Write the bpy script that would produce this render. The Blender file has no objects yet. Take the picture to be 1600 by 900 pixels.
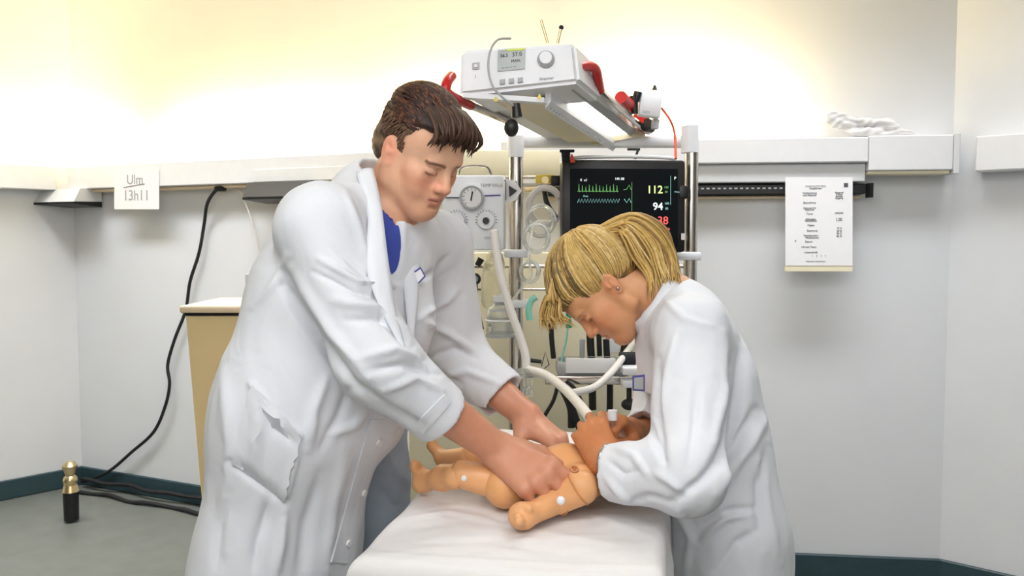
import bpy, bmesh, math, random
import numpy as np
from mathutils import Vector, Matrix
random.seed(7); RNG = np.random.default_rng(7)
sc = bpy.context.scene
COL = sc.collection
PI = math.pi

# ---------------------------------------------------------------- camera
FPX, PITCH, CAMZ = 1300.0, math.radians(3.52), 1.4
cam_d = bpy.data.cameras.new('camera'); cam = bpy.data.objects.new('camera', cam_d); COL.objects.link(cam)
cam.location = (0, 0, CAMZ); cam.rotation_euler = (PI/2 - PITCH, 0, 0)
cam_d.sensor_width = 36; cam_d.lens = FPX/1600*36; cam_d.clip_start = .05
sc.camera = cam
# ---------------------------------------------------------------- world, exposure
sc.view_settings.view_transform = 'Standard'; sc.view_settings.look = 'None'
sc.view_settings.gamma = 1; sc.view_settings.use_curve_mapping = False
sc.view_settings.exposure = 0.06
w = bpy.data.worlds.new('world'); sc.world = w; w.use_nodes = True
w.node_tree.nodes['Background'].inputs[0].default_value = (.86, .92, 1, 1)
w.node_tree.nodes['Background'].inputs[1].default_value = 0.50
# ---------------------------------------------------------------- lamps
def area(name, loc, target, sx, sy, power, color):
    l = bpy.data.lights.new(name, 'AREA'); l.shape = 'RECTANGLE'; l.size = sx; l.size_y = sy
    l.energy = power; l.color = color
    o = bpy.data.objects.new(name, l); COL.objects.link(o); o.location = loc
    o.rotation_euler = (Vector(target)-Vector(loc)).to_track_quat('-Z', 'Y').to_euler()
    return o
area('ceiling_flash_bounce', (-.5, .15, 2.72), (-.1, 2.0, 1.0), 1.8, 1.4, 19, (1, .98, .97))
area('rear_fill', (0, -.5, 2.1), (0, 3.5, 1.5), 3.0, 1.2, 15, (.95, .97, 1))  # soft fill added behind the camera; the rear wall has no window
def wall_fill(x, y, rz, L, power, color):     # unseen downward fill with narrowed spread, added to brighten the lower wall
    o = area('ceiling_fill', (x, y, 2.82), (x, y+.001, 0), L, .35, power, color); o.rotation_euler = (0, 0, rz); o.data.spread = math.radians(105)
wall_fill(-1.85, 3.35, math.radians(-24), 2.2, 30, (.90, .94, 1))
wall_fill(1.0, 2.55, math.radians(-6), 1.8, 17, (.90, .94, 1))
area('ceiling_fill', (0, .2, 2.82), (0, 1.2, 0), 2.4, .6, 22, (.96, .97, 1))  # unseen overhead fill, added to even out the room light

# ---------------------------------------------------------------- projection helpers
_cp, _sp = math.cos(PITCH), math.sin(PITCH)
def ray(px, py):
    a, b = (px-800)/FPX, (450-py)/FPX
    return np.array([a, _cp+b*_sp, -_sp+b*_cp])
def P(px, py, Y):
    d = ray(px, py); return np.array([0, 0, CAMZ]) + d*(Y/d[1])
def PZ(px, py, z):
    d = ray(px, py); return np.array([0, 0, CAMZ]) + d*((z-CAMZ)/d[2])
def proj(V):
    x, y, z = V[:, 0], V[:, 1], V[:, 2]-CAMZ
    f = y*_cp - z*_sp; u = y*_sp + z*_cp
    return 800+FPX*x/f, 450-FPX*u/f
def nrm(v):
    v = np.asarray(v, float); return v/np.linalg.norm(v)

# ---------------------------------------------------------------- materials
MATS = {}
def mat(name, color, rough=.6, metal=0, emit=0, alpha=1, trans=0, noise=0, nscale=20, bump=0, bscale=200, attr=False, coat=0, sss=0, ecol=None, nstretch=None, spec=None, crumple=0):
    if name in MATS: return MATS[name]
    m = bpy.data.materials.new(name); m.use_nodes = True; nt = m.node_tree
    b = nt.nodes['Principled BSDF']; b.inputs['Roughness'].default_value = rough
    b.inputs['Metallic'].default_value = metal; b.inputs['Base Color'].default_value = (*color, 1)
    b.inputs['Transmission Weight'].default_value = trans; b.inputs['Alpha'].default_value = alpha
    b.inputs['Coat Weight'].default_value = coat
    if spec is not None: b.inputs['Specular IOR Level'].default_value = spec
    if sss:
        b.inputs['Subsurface Weight'].default_value = sss; b.inputs['Subsurface Radius'].default_value = (.012, .005, .003)
        b.inputs['Subsurface Scale'].default_value = 1
    if emit:
        b.inputs['Emission Color'].default_value = (*(ecol or color), 1); b.inputs['Emission Strength'].default_value = emit
    tc = nt.nodes.new('ShaderNodeTexCoord'); mp = nt.nodes.new('ShaderNodeMapping'); nt.links.new(tc.outputs['Object'], mp.inputs[0])
    if nstretch: mp.inputs['Scale'].default_value = nstretch
    src = None
    if attr:
        a = nt.nodes.new('ShaderNodeVertexColor'); a.layer_name = 'Col'; src = a.outputs[0]; nt.links.new(src, b.inputs['Base Color'])
    if noise:
        n = nt.nodes.new('ShaderNodeTexNoise'); n.inputs['Scale'].default_value = nscale; n.inputs['Detail'].default_value = 5
        nt.links.new(mp.outputs[0], n.inputs['Vector'])
        mx = nt.nodes.new('ShaderNodeMix'); mx.data_type = 'RGBA'; mx.blend_type = 'MULTIPLY'; mx.inputs[0].default_value = 1
        mr = nt.nodes.new('ShaderNodeMapRange'); mr.inputs[1].default_value = .3; mr.inputs[2].default_value = .7
        mr.inputs[3].default_value = 1-noise; mr.inputs[4].default_value = 1+noise*.3
        nt.links.new(n.outputs[0], mr.inputs[0])
        if src: nt.links.new(src, mx.inputs[6])
        else: mx.inputs[6].default_value = (*color, 1)
        nt.links.new(mr.outputs[0], mx.inputs[7]); nt.links.new(mx.outputs[2], b.inputs['Base Color'])
    if crumple:
        n3 = nt.nodes.new('ShaderNodeTexNoise'); n3.inputs['Scale'].default_value = 13; n3.inputs['Detail'].default_value = 2.5; n3.inputs['Distortion'].default_value = .6
        nt.links.new(mp.outputs[0], n3.inputs['Vector'])
        b3 = nt.nodes.new('ShaderNodeBump'); b3.inputs['Strength'].default_value = crumple; b3.inputs['Distance'].default_value = .012
        nt.links.new(n3.outputs[0], b3.inputs['Height']); nt.links.new(b3.outputs[0], b.inputs['Normal'])
    if bump:
        n2 = nt.nodes.new('ShaderNodeTexNoise'); n2.inputs['Scale'].default_value = bscale; n2.inputs['Detail'].default_value = 3
        nt.links.new(mp.outputs[0], n2.inputs['Vector'])
        bp = nt.nodes.new('ShaderNodeBump'); bp.inputs['Strength'].default_value = bump; bp.inputs['Distance'].default_value = .003
        nt.links.new(n2.outputs[0], bp.inputs['Height'])
        if crumple: nt.links.new(b3.outputs[0], bp.inputs['Normal'])
        nt.links.new(bp.outputs[0], b.inputs['Normal'])
    MATS[name] = m; return m
M_wall = mat('wall_paint', (.78, .79, .81), .85, noise=.03, nscale=3, bump=.1, bscale=300)
M_ceil = mat('ceiling_paint', (.85, .84, .82), .9, noise=.02)
M_floor = mat('floor_linoleum', (.17, .18, .16), .42, noise=.12, nscale=9, bump=.05)
M_base = mat('baseboard_dark', (.028, .062, .075), .45, noise=.1)
M_trunk = mat('trunking_paint', (.80, .80, .81), .45, noise=.02)
M_trunk2 = mat('trunking_grey', (.72, .73, .73), .5, noise=.02)
M_black = mat('black_plastic', (.008, .008, .009), .4, noise=.1)
M_rubber = mat('black_rubber', (.012, .012, .013), .55, noise=.1)
M_white = mat('white_plastic', (.82, .83, .86), .35, noise=.02)
M_whitemat = mat('white_enamel', (.80, .80, .79), .3, noise=.02)
M_grey = mat('grey_plastic', (.42, .43, .44), .45, noise=.04)
M_beige = mat('beige_laminate', (.84, .65, .34), .55, noise=.04, nscale=4)
M_beigetop = mat('beige_top', (.84, .68, .46), .5, noise=.03)
M_olive = mat('sand_panel', (.82, .75, .54), .55, noise=.06, nscale=5)
M_chrome = mat('chrome', (.62, .58, .54), .16, metal=1, noise=.05)
M_brass = mat('brass', (.75, .6, .35), .3, metal=1)
M_red = mat('red_plastic', (.55, .012, .012), .3, noise=.05)
M_redcable = mat('red_cable', (.75, .07, .03), .45)
M_green = mat('green_plastic', (.0, .28, .16), .4)
M_teal = mat('teal_plastic', (.25, .62, .5), .4)
M_yellow = mat('yellow_label', (.8, .65, .1), .5)
M_paper = mat('paper', (.86, .85, .86), .8, noise=.01)
M_ink = mat('ink', (.09, .09, .11), .8)
M_inklight = mat('pale_ink', (.35, .35, .38), .8)
M_cloth = mat('coat_cotton', (.74, .76, .80), .9, noise=.02, nscale=15, bump=.12, bscale=900, spec=.2, crumple=.5, nstretch=(1, 1, .55))
M_sheet = mat('sheet_cotton', (.79, .77, .76), .9, noise=.02, nscale=12, bump=.12, bscale=800, spec=.2, crumple=.25)
M_towel = mat('towel_cotton', (.78, .77, .77), .95, noise=.04, nscale=40, bump=.3, bscale=400, spec=.1)
M_scrub = mat('scrub_blue', (.05, .08, .42), .85, noise=.08, bump=.1, bscale=500)
M_trouser = mat('trouser_grey', (.40, .46, .54), .9, noise=.1, nscale=12, bump=.15, bscale=600)
M_dark = mat('dark_fabric', (.015, .017, .022), .9, noise=.1)
M_skin = mat('skin', (1, 1, 1), .42, attr=True, noise=.07, nscale=45, bump=.08, bscale=250, sss=.12, spec=.35)
M_hair = mat('hair', (1, 1, 1), .5, attr=True, noise=.2, nscale=120, spec=.4)
M_doll = mat('manikin_vinyl', (.80, .40, .17), .38, noise=.06, nscale=25, spec=.4)
M_doll2 = mat('manikin_limb_vinyl', (.82, .42, .19), .36, noise=.06, nscale=25, spec=.4)
M_hose = mat('hose_white', (.80, .76, .72), .4, noise=.03)
M_clear = mat('clear_plastic', (.93, .95, .93), .12, trans=.85, noise=.02)
M_bag = mat('bag_film', (.97, .93, .74), .3, trans=.8, noise=.15, nscale=30, bump=.6, bscale=60)
M_lens = mat('lamp_diffuser', (1, .98, .92), .5, emit=2.2, ecol=(1, .96, .88))
M_lcd = mat('lcd_grey', (.30, .33, .33), .25, emit=.12, ecol=(.5, .55, .5))
M_lcdgreen = mat('lcd_green', (.5, .6, .05), .4, emit=.25, ecol=(.6, .65, .05))
M_screen = mat('monitor_glass', (.002, .004, .006), .5, spec=.1)
M_tg = mat('trace_green', (.1, .4, .1), .5, emit=.30, ecol=(.45, 1, .35))
M_tc = mat('trace_cyan', (.2, .5, .5), .5, emit=.40, ecol=(.5, 1, .95))
M_tw = mat('trace_white', (.8, .8, .8), .5, emit=.8, ecol=(.85, 1, 1))
M_ty = mat('trace_yellow', (.6, .6, .2), .5, emit=.7, ecol=(.75, 1, .4))
M_tr = mat('trace_red', (.6, .1, .1), .5, emit=.7, ecol=(1, .1, .08))
M_blue = mat('badge_rim', (.08, .08, .30), .4)
M_strap = mat('watch_metal', (.45, .45, .45), .25, metal=1)

# ---------------------------------------------------------------- object helpers
def link(o, parent=None):
    COL.objects.link(o)
    if parent is not None: o.parent = parent
    return o
def thing(name, label, cat, loc=(0, 0, 0), rz=0, group=None):
    o = bpy.data.objects.new(name, None); link(o); o.location = loc; o.rotation_euler = (0, 0, rz)
    o['label'] = label; o['category'] = cat; o.empty_display_size = .05
    if group: o['group'] = group
    return o
def tag(o, label, cat, group=None):
    o['label'] = label; o['category'] = cat
    if group: o['group'] = group
    return o
def struct(o): o['kind'] = 'structure'; return o
def keep_world(o, parent):
    """parts are made in world coordinates: undo the parent's own placement"""
    o.parent = parent
    m = Matrix.Translation(parent.location) @ parent.rotation_euler.to_matrix().to_4x4()
    o.matrix_parent_inverse = m.inverted()
    return o
def mesh_obj(name, V, F, m, parent=None, smooth=True, cols=None):
    me = bpy.data.meshes.new(name)
    V = np.asarray(V, dtype=np.float32)
    if isinstance(F, np.ndarray):
        k = F.shape[1]; n = len(F)
        me.vertices.add(len(V)); me.vertices.foreach_set('co', V.ravel())
        me.loops.add(n*k); me.loops.foreach_set('vertex_index', F.astype(np.int32).ravel())
        me.polygons.add(n); me.polygons.foreach_set('loop_start', np.arange(0, n*k, k, dtype=np.int32))
        me.update(calc_edges=True); me.validate()
    else:
        me.from_pydata([tuple(v) for v in V], [], F)
    if smooth: me.polygons.foreach_set('use_smooth', np.ones(len(me.polygons), dtype=bool))
    if cols is not None:
        a = me.color_attributes.new('Col', 'FLOAT_COLOR', 'POINT')
        c = np.ones((len(V), 4), dtype=np.float32); c[:, :3] = cols; a.data.foreach_set('color', c.ravel())
    me.materials.append(m)
    o = bpy.data.objects.new(name, me); link(o)
    if parent is not None: keep_world(o, parent)
    return o
class MB:
    """collects shapes for ONE mesh"""
    def __init__(s): s.bm = bmesh.new()
    def _m(s, vs, mtx): bmesh.ops.transform(s.bm, matrix=mtx, verts=vs)
    def box(s, c, size, rot=None, bevel=0, seg=2):
        r = bmesh.ops.create_cube(s.bm, size=1); vs = r['verts']
        s._m(vs, Matrix.Diagonal((*size, 1)))
        if bevel:
            es = list({e for v in vs for e in v.link_edges})
            rr = bmesh.ops.bevel(s.bm, geom=es, offset=bevel, segments=seg, affect='EDGES', profile=.5)
            vs = list({v for f in rr['faces'] for v in f.verts} | {v for v in vs if v.is_valid})
            # all connected verts
            seen = set(vs); st = list(vs)
            while st:
                v = st.pop()
                for e in v.link_edges:
                    o = e.other_vert(v)
                    if o not in seen: seen.add(o); st.append(o)
            vs = list(seen)
        m = Matrix.Translation(Vector(c)) @ (rot.to_4x4() if rot is not None else Matrix.Identity(4))
        s._m(vs, m); return s
    def cyl(s, a, b, r1, r2=None, seg=20, caps=True):
        a, b = Vector(a), Vector(b); r2 = r1 if r2 is None else r2
        d = b-a; q = d.to_track_quat('Z', 'Y').to_matrix().to_4x4()
        r = bmesh.ops.create_cone(s.bm, cap_ends=caps, cap_tris=False, segments=seg, radius1=r1, radius2=r2, depth=d.length)
        s._m(r['verts'], Matrix.Translation((a+b)/2) @ q); return s
    def sph(s, c, r, scale=(1, 1, 1), rot=None, u=20, v=12):
        q = bmesh.ops.create_uvsphere(s.bm, u_segments=u, v_segments=v, radius=r)
        s._m(q['verts'], Matrix.Translation(Vector(c)) @ (rot.to_4x4() if rot is not None else Matrix.Identity(4)) @ Matrix.Diagonal((*scale, 1))); return s
    def hexa(s, pts):
        """8 points: bottom four then top four"""
        v = [s.bm.verts.new(tuple(p)) for p in pts]
        for f in ((3, 2, 1, 0), (4, 5, 6, 7), (0, 1, 5, 4), (1, 2, 6, 5), (2, 3, 7, 6), (3, 0, 4, 7)):
            s.bm.faces.new([v[i] for i in f])
        return s
    def torus(s, c, R, r, axis=(0, 0, 1), seg=28, rs=8, a0=0, a1=2*PI):
        q = Vector(axis).to_track_quat('Z', 'Y').to_matrix(); full = abs(a1-a0-2*PI) < 1e-6
        pts = [Vector(c)+q @ Vector((R*math.cos(t), R*math.sin(t), 0)) for t in np.linspace(a0, a1, seg+1)]
        return s.tube(pts[:-1] if full else pts, r, rs, closed=full)
    def tube(s, pts, r, seg=8, closed=False, corr=0, corrn=1):
        pts = [Vector(p) for p in pts]; n = len(pts); rings = []
        up = Vector((0.13, .2, 1)).normalized(); prev = None
        for i, p in enumerate(pts):
            t = (pts[(i+1) % n]-pts[i-1]) if (closed or 0 < i < n-1) else (pts[1]-pts[0] if i == 0 else pts[-1]-pts[-2])
            t.normalize()
            if prev is None:
                x = t.cross(up)
                if x.length < .05: x = t.cross(Vector((1, 0, 0)))
            else: x = prev-t*prev.dot(t)
            x.normalize(); prev = x; y = t.cross(x)
            rr = r[i] if hasattr(r, '__len__') else r
            if corr: rr *= 1+corr*(1 if (i//corrn) % 2 else -1)
            rings.append([s.bm.verts.new(p+x*rr*math.cos(k*2*PI/seg)+y*rr*math.sin(k*2*PI/seg)) for k in range(seg)])
        m = n if closed else n-1
        for i in range(m):
            A, B = rings[i], rings[(i+1) % n]
            for k in range(seg): s.bm.faces.new((A[k], A[(k+1) % seg], B[(k+1) % seg], B[k]))
        if not closed:
            s.bm.faces.new(rings[0][::-1]); s.bm.faces.new(rings[-1])
        return s
    def out(s, name, m, parent=None, smooth=True, angle=35):
        bmesh.ops.recalc_face_normals(s.bm, faces=s.bm.faces)
        me = bpy.data.meshes.new(name); s.bm.to_mesh(me); s.bm.free(); me.materials.append(m)
        if smooth:
            me.polygons.foreach_set('use_smooth', [True]*len(me.polygons))
            me.set_sharp_from_angle(angle=math.radians(angle))
        o = bpy.data.objects.new(name, me); link(o)
        if parent is not None: keep_world(o, parent)
        return o
def spline(pts, n=12):
    """Catmull-Rom through points"""
    p = [np.asarray(q, float) for q in pts]; p = [2*p[0]-p[1]]+p+[2*p[-1]-p[-2]]; out = []
    for i in range(1, len(p)-2):
        for k in range(n):
            t = k/n; a, b, c, d = p[i-1], p[i], p[i+1], p[i+2]
            out.append(.5*((2*b)+(-a+c)*t+(2*a-5*b+4*c-d)*t*t+(-a+3*b-3*c+d)*t**3))
    out.append(p[-2]); return out
def text(name, body, m, loc, rot, size, parent, depth=.0004, bold=0):
    c = bpy.data.curves.new(name, 'FONT'); c.body = body; c.size = size; c.extrude = depth; c.offset = bold
    c.align_x = 'CENTER'; c.align_y = 'CENTER'
    tmp = bpy.data.objects.new(name, c); link(tmp)
    bpy.context.view_layer.update()
    me = bpy.data.meshes.new_from_object(tmp.evaluated_get(bpy.context.evaluated_depsgraph_get()))
    bpy.data.objects.remove(tmp); me.materials.clear(); me.materials.append(m)
    o = bpy.data.objects.new(name, me); link(o)
    me.transform(Matrix.Translation(Vector(loc)) @ rot.to_4x4())
    if parent is not None: keep_world(o, parent)
    return o
def frame(x, n):
    """rotation whose X is x, Z is n (surface normal)"""
    n = Vector(n).normalized(); x = Vector(x); x = (x-n*x.dot(n)).normalized(); y = n.cross(x)
    return Matrix((x, y, n)).transposed()

# ---------------------------------------------------------------- signed distance sculpting
def axis(lo, hi, coarse, fine):
    out = [lo]; x = lo
    while x < hi:
        st = coarse
        for a, b, f in fine:
            if a-1e-9 <= x < b: st = f; break
            if x < a < x+coarse: st = min(st, max(a-x, f))
        x += st; out.append(x)
    return np.array(out, dtype=np.float32)
class Field:
    def __init__(s, xs, ys, zs):
        s.ax = (xs, ys, zs); s.F = np.full((len(xs), len(ys), len(zs)), 1.0, dtype=np.float32)
    def sl(s, lo, hi):
        r = []
        for i in range(3):
            a = int(np.searchsorted(s.ax[i], lo[i])); b = int(np.searchsorted(s.ax[i], hi[i]))
            if b <= a: return None
            r.append(slice(a, b))
        return tuple(r)
    def pts(s, q):
        return [s.ax[i][q[i]].reshape([-1 if j == i else 1 for j in range(3)]) for i in range(3)]
    def apply(s, lo, hi, fn, k, mode, pad=.03):
        q = s.sl(np.asarray(lo)-pad-k, np.asarray(hi)+pad+k)
        if q is None: return
        d = fn(*s.pts(q)).astype(np.float32); f = s.F[q]
        if mode == 'add':
            if k > 0:
                h = np.maximum(k-np.abs(f-d), 0)/k; s.F[q] = np.minimum(f, d)-h*h*k*.25
            else: s.F[q] = np.minimum(f, d)
        elif mode == 'cut':
            d = -d
            if k > 0:
                h = np.maximum(k-np.abs(f-d), 0)/k; s.F[q] = np.maximum(f, d)+h*h*k*.25
            else: s.F[q] = np.maximum(f, d)
    def cone(s, a, b, ra, rb, k=.01, n=None, f=1.0, mode='add'):
        a = np.asarray(a, float); b = np.asarray(b, float); ab = b-a; L2 = float(ab@ab)+1e-12; R = max(ra, rb)
        if n is not None:
            n = nrm(n); n = nrm(n-ab*(n@ab)/L2)
        def fn(x, y, z):
            px, py, pz = x-a[0], y-a[1], z-a[2]
            t = np.clip((px*ab[0]+py*ab[1]+pz*ab[2])/L2, 0, 1)
            qx, qy, qz = px-t*ab[0], py-t*ab[1], pz-t*ab[2]
            if n is not None:
                c = (qx*n[0]+qy*n[1]+qz*n[2])*(1/f-1)
                qx = qx+c*n[0]; qy = qy+c*n[1]; qz = qz+c*n[2]
            d = np.sqrt(qx*qx+qy*qy+qz*qz)-(ra+(rb-ra)*t)
            return d*(min(1, f)**.5 if n is not None else 1)
        RR = R*max(1, f)
        s.apply(np.minimum(a, b)-RR, np.maximum(a, b)+RR, fn, k, mode)
    def ell(s, c, r, R=None, k=.01, mode='add'):
        c = np.asarray(c, float); r = np.asarray(r, float); R = np.eye(3) if R is None else R   # columns = axes
        def fn(x, y, z):
            px, py, pz = x-c[0], y-c[1], z-c[2]
            u = [(px*R[0, i]+py*R[1, i]+pz*R[2, i])/r[i] for i in range(3)]
            k0 = np.sqrt(u[0]**2+u[1]**2+u[2]**2)+1e-9
            k1 = np.sqrt((u[0]/r[0])**2+(u[1]/r[1])**2+(u[2]/r[2])**2)+1e-9
            return k0*(k0-1)/k1
        m = float(r.max()); s.apply(c-m, c+m, fn, k, mode)
    def half(s, c, n, k=0, lo=None, hi=None):
        """remove everything on the side n points to"""
        c = np.asarray(c, float); n = nrm(n)
        fn = lambda x, y, z: -((x-c[0])*n[0]+(y-c[1])*n[1]+(z-c[2])*n[2])
        lo = lo if lo is not None else [a[0] for a in s.ax]; hi = hi if hi is not None else [a[-1]+1 for a in s.ax]
        s.apply(lo, hi, fn, k, 'cut', pad=0)
    def box(s, c, h, R=None, r=.0, k=0, mode='add'):
        c = np.asarray(c, float); R = np.eye(3) if R is None else R; h = np.asarray(h, float)
        def fn(x, y, z):
            px, py, pz = x-c[0], y-c[1], z-c[2]
            q = [np.abs(px*R[0, i]+py*R[1, i]+pz*R[2, i])-(h[i]-r) for i in range(3)]
            o = np.sqrt(sum(np.maximum(v, 0)**2 for v in q))
            return o+np.minimum(np.maximum(np.maximum(q[0], q[1]), q[2]), 0)-r
        m = float(np.linalg.norm(h)); s.apply(c-m, c+m, fn, k, mode)
    def mesh(s):
        F = s.F; S = F < 0; nx, ny, nz = F.shape
        cnt = np.zeros((nx-1, ny-1, nz-1), dtype=np.uint8)
        for i in (0, 1):
            for j in (0, 1):
                for k in (0, 1): cnt += S[i:nx-1+i, j:ny-1+j, k:nz-1+k]
        act = (cnt > 0) & (cnt < 8)
        I = np.argwhere(act); N = len(I)
        idm = np.full(act.shape, -1, dtype=np.int32); idm[act] = np.arange(N)
        cor = {}
        for i in (0, 1):
            for j in (0, 1):
                for k in (0, 1): cor[i, j, k] = F[I[:, 0]+i, I[:, 1]+j, I[:, 2]+k]
        acc = np.zeros((N, 3)); num = np.zeros(N)
        for a, v0 in cor.items():
            for d in range(3):
                if a[d] == 0:
                    b = list(a); b[d] = 1; v1 = cor[tuple(b)]
                    cr = (v0 < 0) != (v1 < 0)
                    t = np.where(cr, v0/(v0-v1+1e-20), 0)
                    p = np.tile(np.array(a, float), (N, 1)); p[:, d] += t
                    acc += p*cr[:, None]; num += cr
        pos = acc/num[:, None]
        V = np.empty((N, 3))
        for d in range(3):
            A = s.ax[d]; V[:, d] = A[I[:, d]]+(A[I[:, d]+1]-A[I[:, d]])*pos[:, d]
        Q = []
        for d in range(3):
            sl0 = [slice(1, -1)]*3; sl1 = [slice(1, -1)]*3
            sl0[d] = slice(0, -1); sl1[d] = slice(1, None)
            a, b = S[tuple(sl0)], S[tuple(sl1)]
            for fl, mk in ((0, a & ~b), (1, ~a & b)):
                E = np.argwhere(mk)
                if not len(E): continue
                off = np.ones(3, int); off[d] = 0; E = E+off
                e1, e2 = (d+1) % 3, (d+2) % 3
                def cell(o1, o2):
                    c = E.copy(); c[:, e1] -= o1; c[:, e2] -= o2; return idm[c[:, 0], c[:, 1], c[:, 2]]
                q = np.stack([cell(1, 1), cell(0, 1), cell(0, 0), cell(1, 0)], 1)
                Q.append(q if fl == 0 else q[:, ::-1])
        return V, np.concatenate(Q)
def relax(V, Q, it=2, lam=.5):
    e = np.concatenate([Q[:, [0, 1]], Q[:, [1, 2]], Q[:, [2, 3]], Q[:, [3, 0]]]); e = np.concatenate([e, e[:, ::-1]])
    n = np.bincount(e[:, 0], minlength=len(V))[:, None]+1e-9
    for _ in range(it):
        A = np.stack([np.bincount(e[:, 0], weights=V[e[:, 1], i], minlength=len(V)) for i in range(3)], 1)/n
        V = V+(A-V)*lam
    return V
def normals(V, Q):
    f = np.cross(V[Q[:, 2]]-V[Q[:, 0]], V[Q[:, 3]]-V[Q[:, 1]]); N = np.zeros_like(V)
    for k in range(4):
        for i in range(3): N[:, i] += np.bincount(Q[:, k], weights=f[:, i], minlength=len(V))
    return N/(np.linalg.norm(N, axis=1)[:, None]+1e-12)
def wob(V, sc_, seed, n=10):
    r = np.random.default_rng(seed); o = np.zeros(len(V))
    for i in range(n):
        d = nrm(r.normal(size=3))*sc_*(.6+.9*r.random()); o += np.sin(V@d*2*PI+r.random()*6.28)
    return o/n**.5
def seg_d(u, v, a, b):
    ax, ay = a; bx, by = b; dx, dy = bx-ax, by-ay; L = dx*dx+dy*dy+1e-9
    t = np.clip(((u-ax)*dx+(v-ay)*dy)/L, 0, 1)
    s = (u-ax)*dy-(v-ay)*dx
    return np.hypot(u-ax-t*dx, v-ay-t*dy), t, s/np.sqrt(L)
def creases(V, N, strokes, face=None):
    """raise or sink cloth along fold lines; a stroke is (points, width px, height m)"""
    u, v = proj(V); cam_dir = V-np.array([0, 0, CAMZ]); front = np.clip(-(N*cam_dir).sum(1)/np.linalg.norm(cam_dir, axis=1)*3, 0, 1)
    D = np.zeros(len(V))
    for pts, wd, h in strokes:
        best = np.full(len(V), 1e9); tt = np.zeros(len(V)); n = len(pts)-1
        for i in range(n):
            d, t, _ = seg_d(u, v, pts[i], pts[i+1])
            m = d < best; best = np.where(m, d, best); tt = np.where(m, (i+t)/n, tt)
        tap = np.sin(np.clip(tt, .04, .96)*PI)**.5
        D += 1.45*h*tap*np.exp(-(best/wd)**2)
    return V+N*(D*front)[:, None]
def orient(V, Q):
    v = V[Q]; c = V.mean(0); a = np.cross(v[:, 2]-v[:, 0], v[:, 3]-v[:, 1]); vol = ((v.mean(1)-c)*a).sum()
    return Q if vol > 0 else Q[:, ::-1]
# ================================================================ THE ROOM
A0 = np.array([-2.40, 4.63]); dL = nrm([2.215, -1.0]); K0 = np.array([.187, 3.46]); dR = nrm([1.508, -.17])
def hit(p0, d, px):
    """point of a wall line seen in image column px"""
    r = (px-800)/FPX/_cp; t = (r*p0[1]-p0[0])/(d[0]-r*d[1]); return p0+d*t
cornL = hit(A0, dL, 119); cornR = hit(K0, dR, 1482)
dSL = nrm([-.95, -1.0]); dSR = nrm([1.2, -1.0])
endL = cornL+dSL*((cornL[1]+.6)/-dSL[1]); endR = cornR+dSR*((cornR[1]+.6)/-dSR[1])
H_ROOM = 2.86
def wall(name, a, b, m=M_wall, z0=0, z1=H_ROOM, th=.12):
    a = np.array(a); b = np.array(b); d = nrm(b-a); n = np.array([-d[1], d[0]])
    if n@(-a+np.array([0, 1.5])) > 0: n = -n      # n points away from the room
    q = [(*a, z0), (*b, z0), (*(b+n*th), z0), (*(a+n*th), z0)]
    return struct(MB().hexa(q+[(x, y, z1) for x, y, _ in q]).out(name, m, smooth=False))
wall('wall_back_left', cornL, K0); wall('wall_back_right', K0, cornR)
wall('wall_left', cornL, endL); wall('wall_right', cornR, endR)
wall('wall_rear', endL, endR)
xl, xr_ = endL[0]-.3, endR[0]+.3
struct(MB().box(((xl+xr_)/2, 2.1, -.05), (xr_-xl, 6.2, .1)).out('floor', M_floor, smooth=False))
struct(MB().box(((xl+xr_)/2, 2.1, H_ROOM+.05), (xr_-xl, 6.2, .1)).out('ceiling', M_ceil, smooth=False))
def along(a, b, z0, z1, t0, t1, m, name, parent=None, kind=True, bev=.004):
    """a bar along a wall line, t0..t1 away from it into the room"""
    a = np.array(a); b = np.array(b); d = nrm(b-a); n = np.array([-d[1], d[0]])
    if n@(np.array([0, 1.5])-a) < 0: n = -n
    L = np.linalg.norm(b-a); c = (a+b)/2+n*(t0+t1)/2
    rot = Matrix(((d[0], n[0], 0), (d[1], n[1], 0), (0, 0, 1)))
    o = MB().box((*c, (z0+z1)/2), (L, t1-t0, z1-z0), rot=rot, bevel=bev, seg=1).out(name, m, parent)
    if kind: struct(o)
    return o
along(cornL, K0, 0.001, .105, .001, .018, M_base, 'baseboard_back_left')
along(K0, cornR, 0.001, .105, .001, .018, M_base, 'baseboard_back_right')
along(cornL, endL, 0.001, .105, .001, .018, M_base, 'baseboard_left')
along(cornR, endR, 0.001, .105, .001, .018, M_base, 'baseboard_right')
# medical trunking along the walls
def onw(px, left=True):
    return hit(A0, dL, px) if left else hit(K0, dR, px)
nL = nrm([-1.0, -2.215]); nR = nrm([-.17, -1.508])
DEP = .11
def trunk(name, label, a, b, z0, z1):
    t = thing(name, label, 'trunking', (*((a+b)/2), z0)); return t
gTr = None
t1 = trunk('wall_trunking', 'long pale grey wall trunking behind the man, running to the left corner', cornL, K0, 1.655, 1.775)
eL = K0-dL*.30
along(cornL+dL*.10, eL, 1.655, 1.775, .001, DEP, M_trunk, 'housing', t1, False)
along(cornL+dL*.10, eL, 1.640, 1.654, .001, DEP-.03, M_beigetop, 'lower_lip', t1, False)
pa = onw(425); along(pa, eL, 1.658, 1.718, DEP+.0005, DEP+.006, M_whitemat, 'cover_plate', t1, False, .002)
t2 = trunk('wall_trunking', 'pale grey wall trunking right of the monitor with black rail underneath', K0, cornR, 1.6, 1.775)
sR = K0-dR*.02; mR = onw(1336, False); eR = onw(1462, False)
along(K0-dR*.22, mR, 1.685, 1.780, .001, DEP+.02, M_trunk, 'housing', t2, False)
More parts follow.
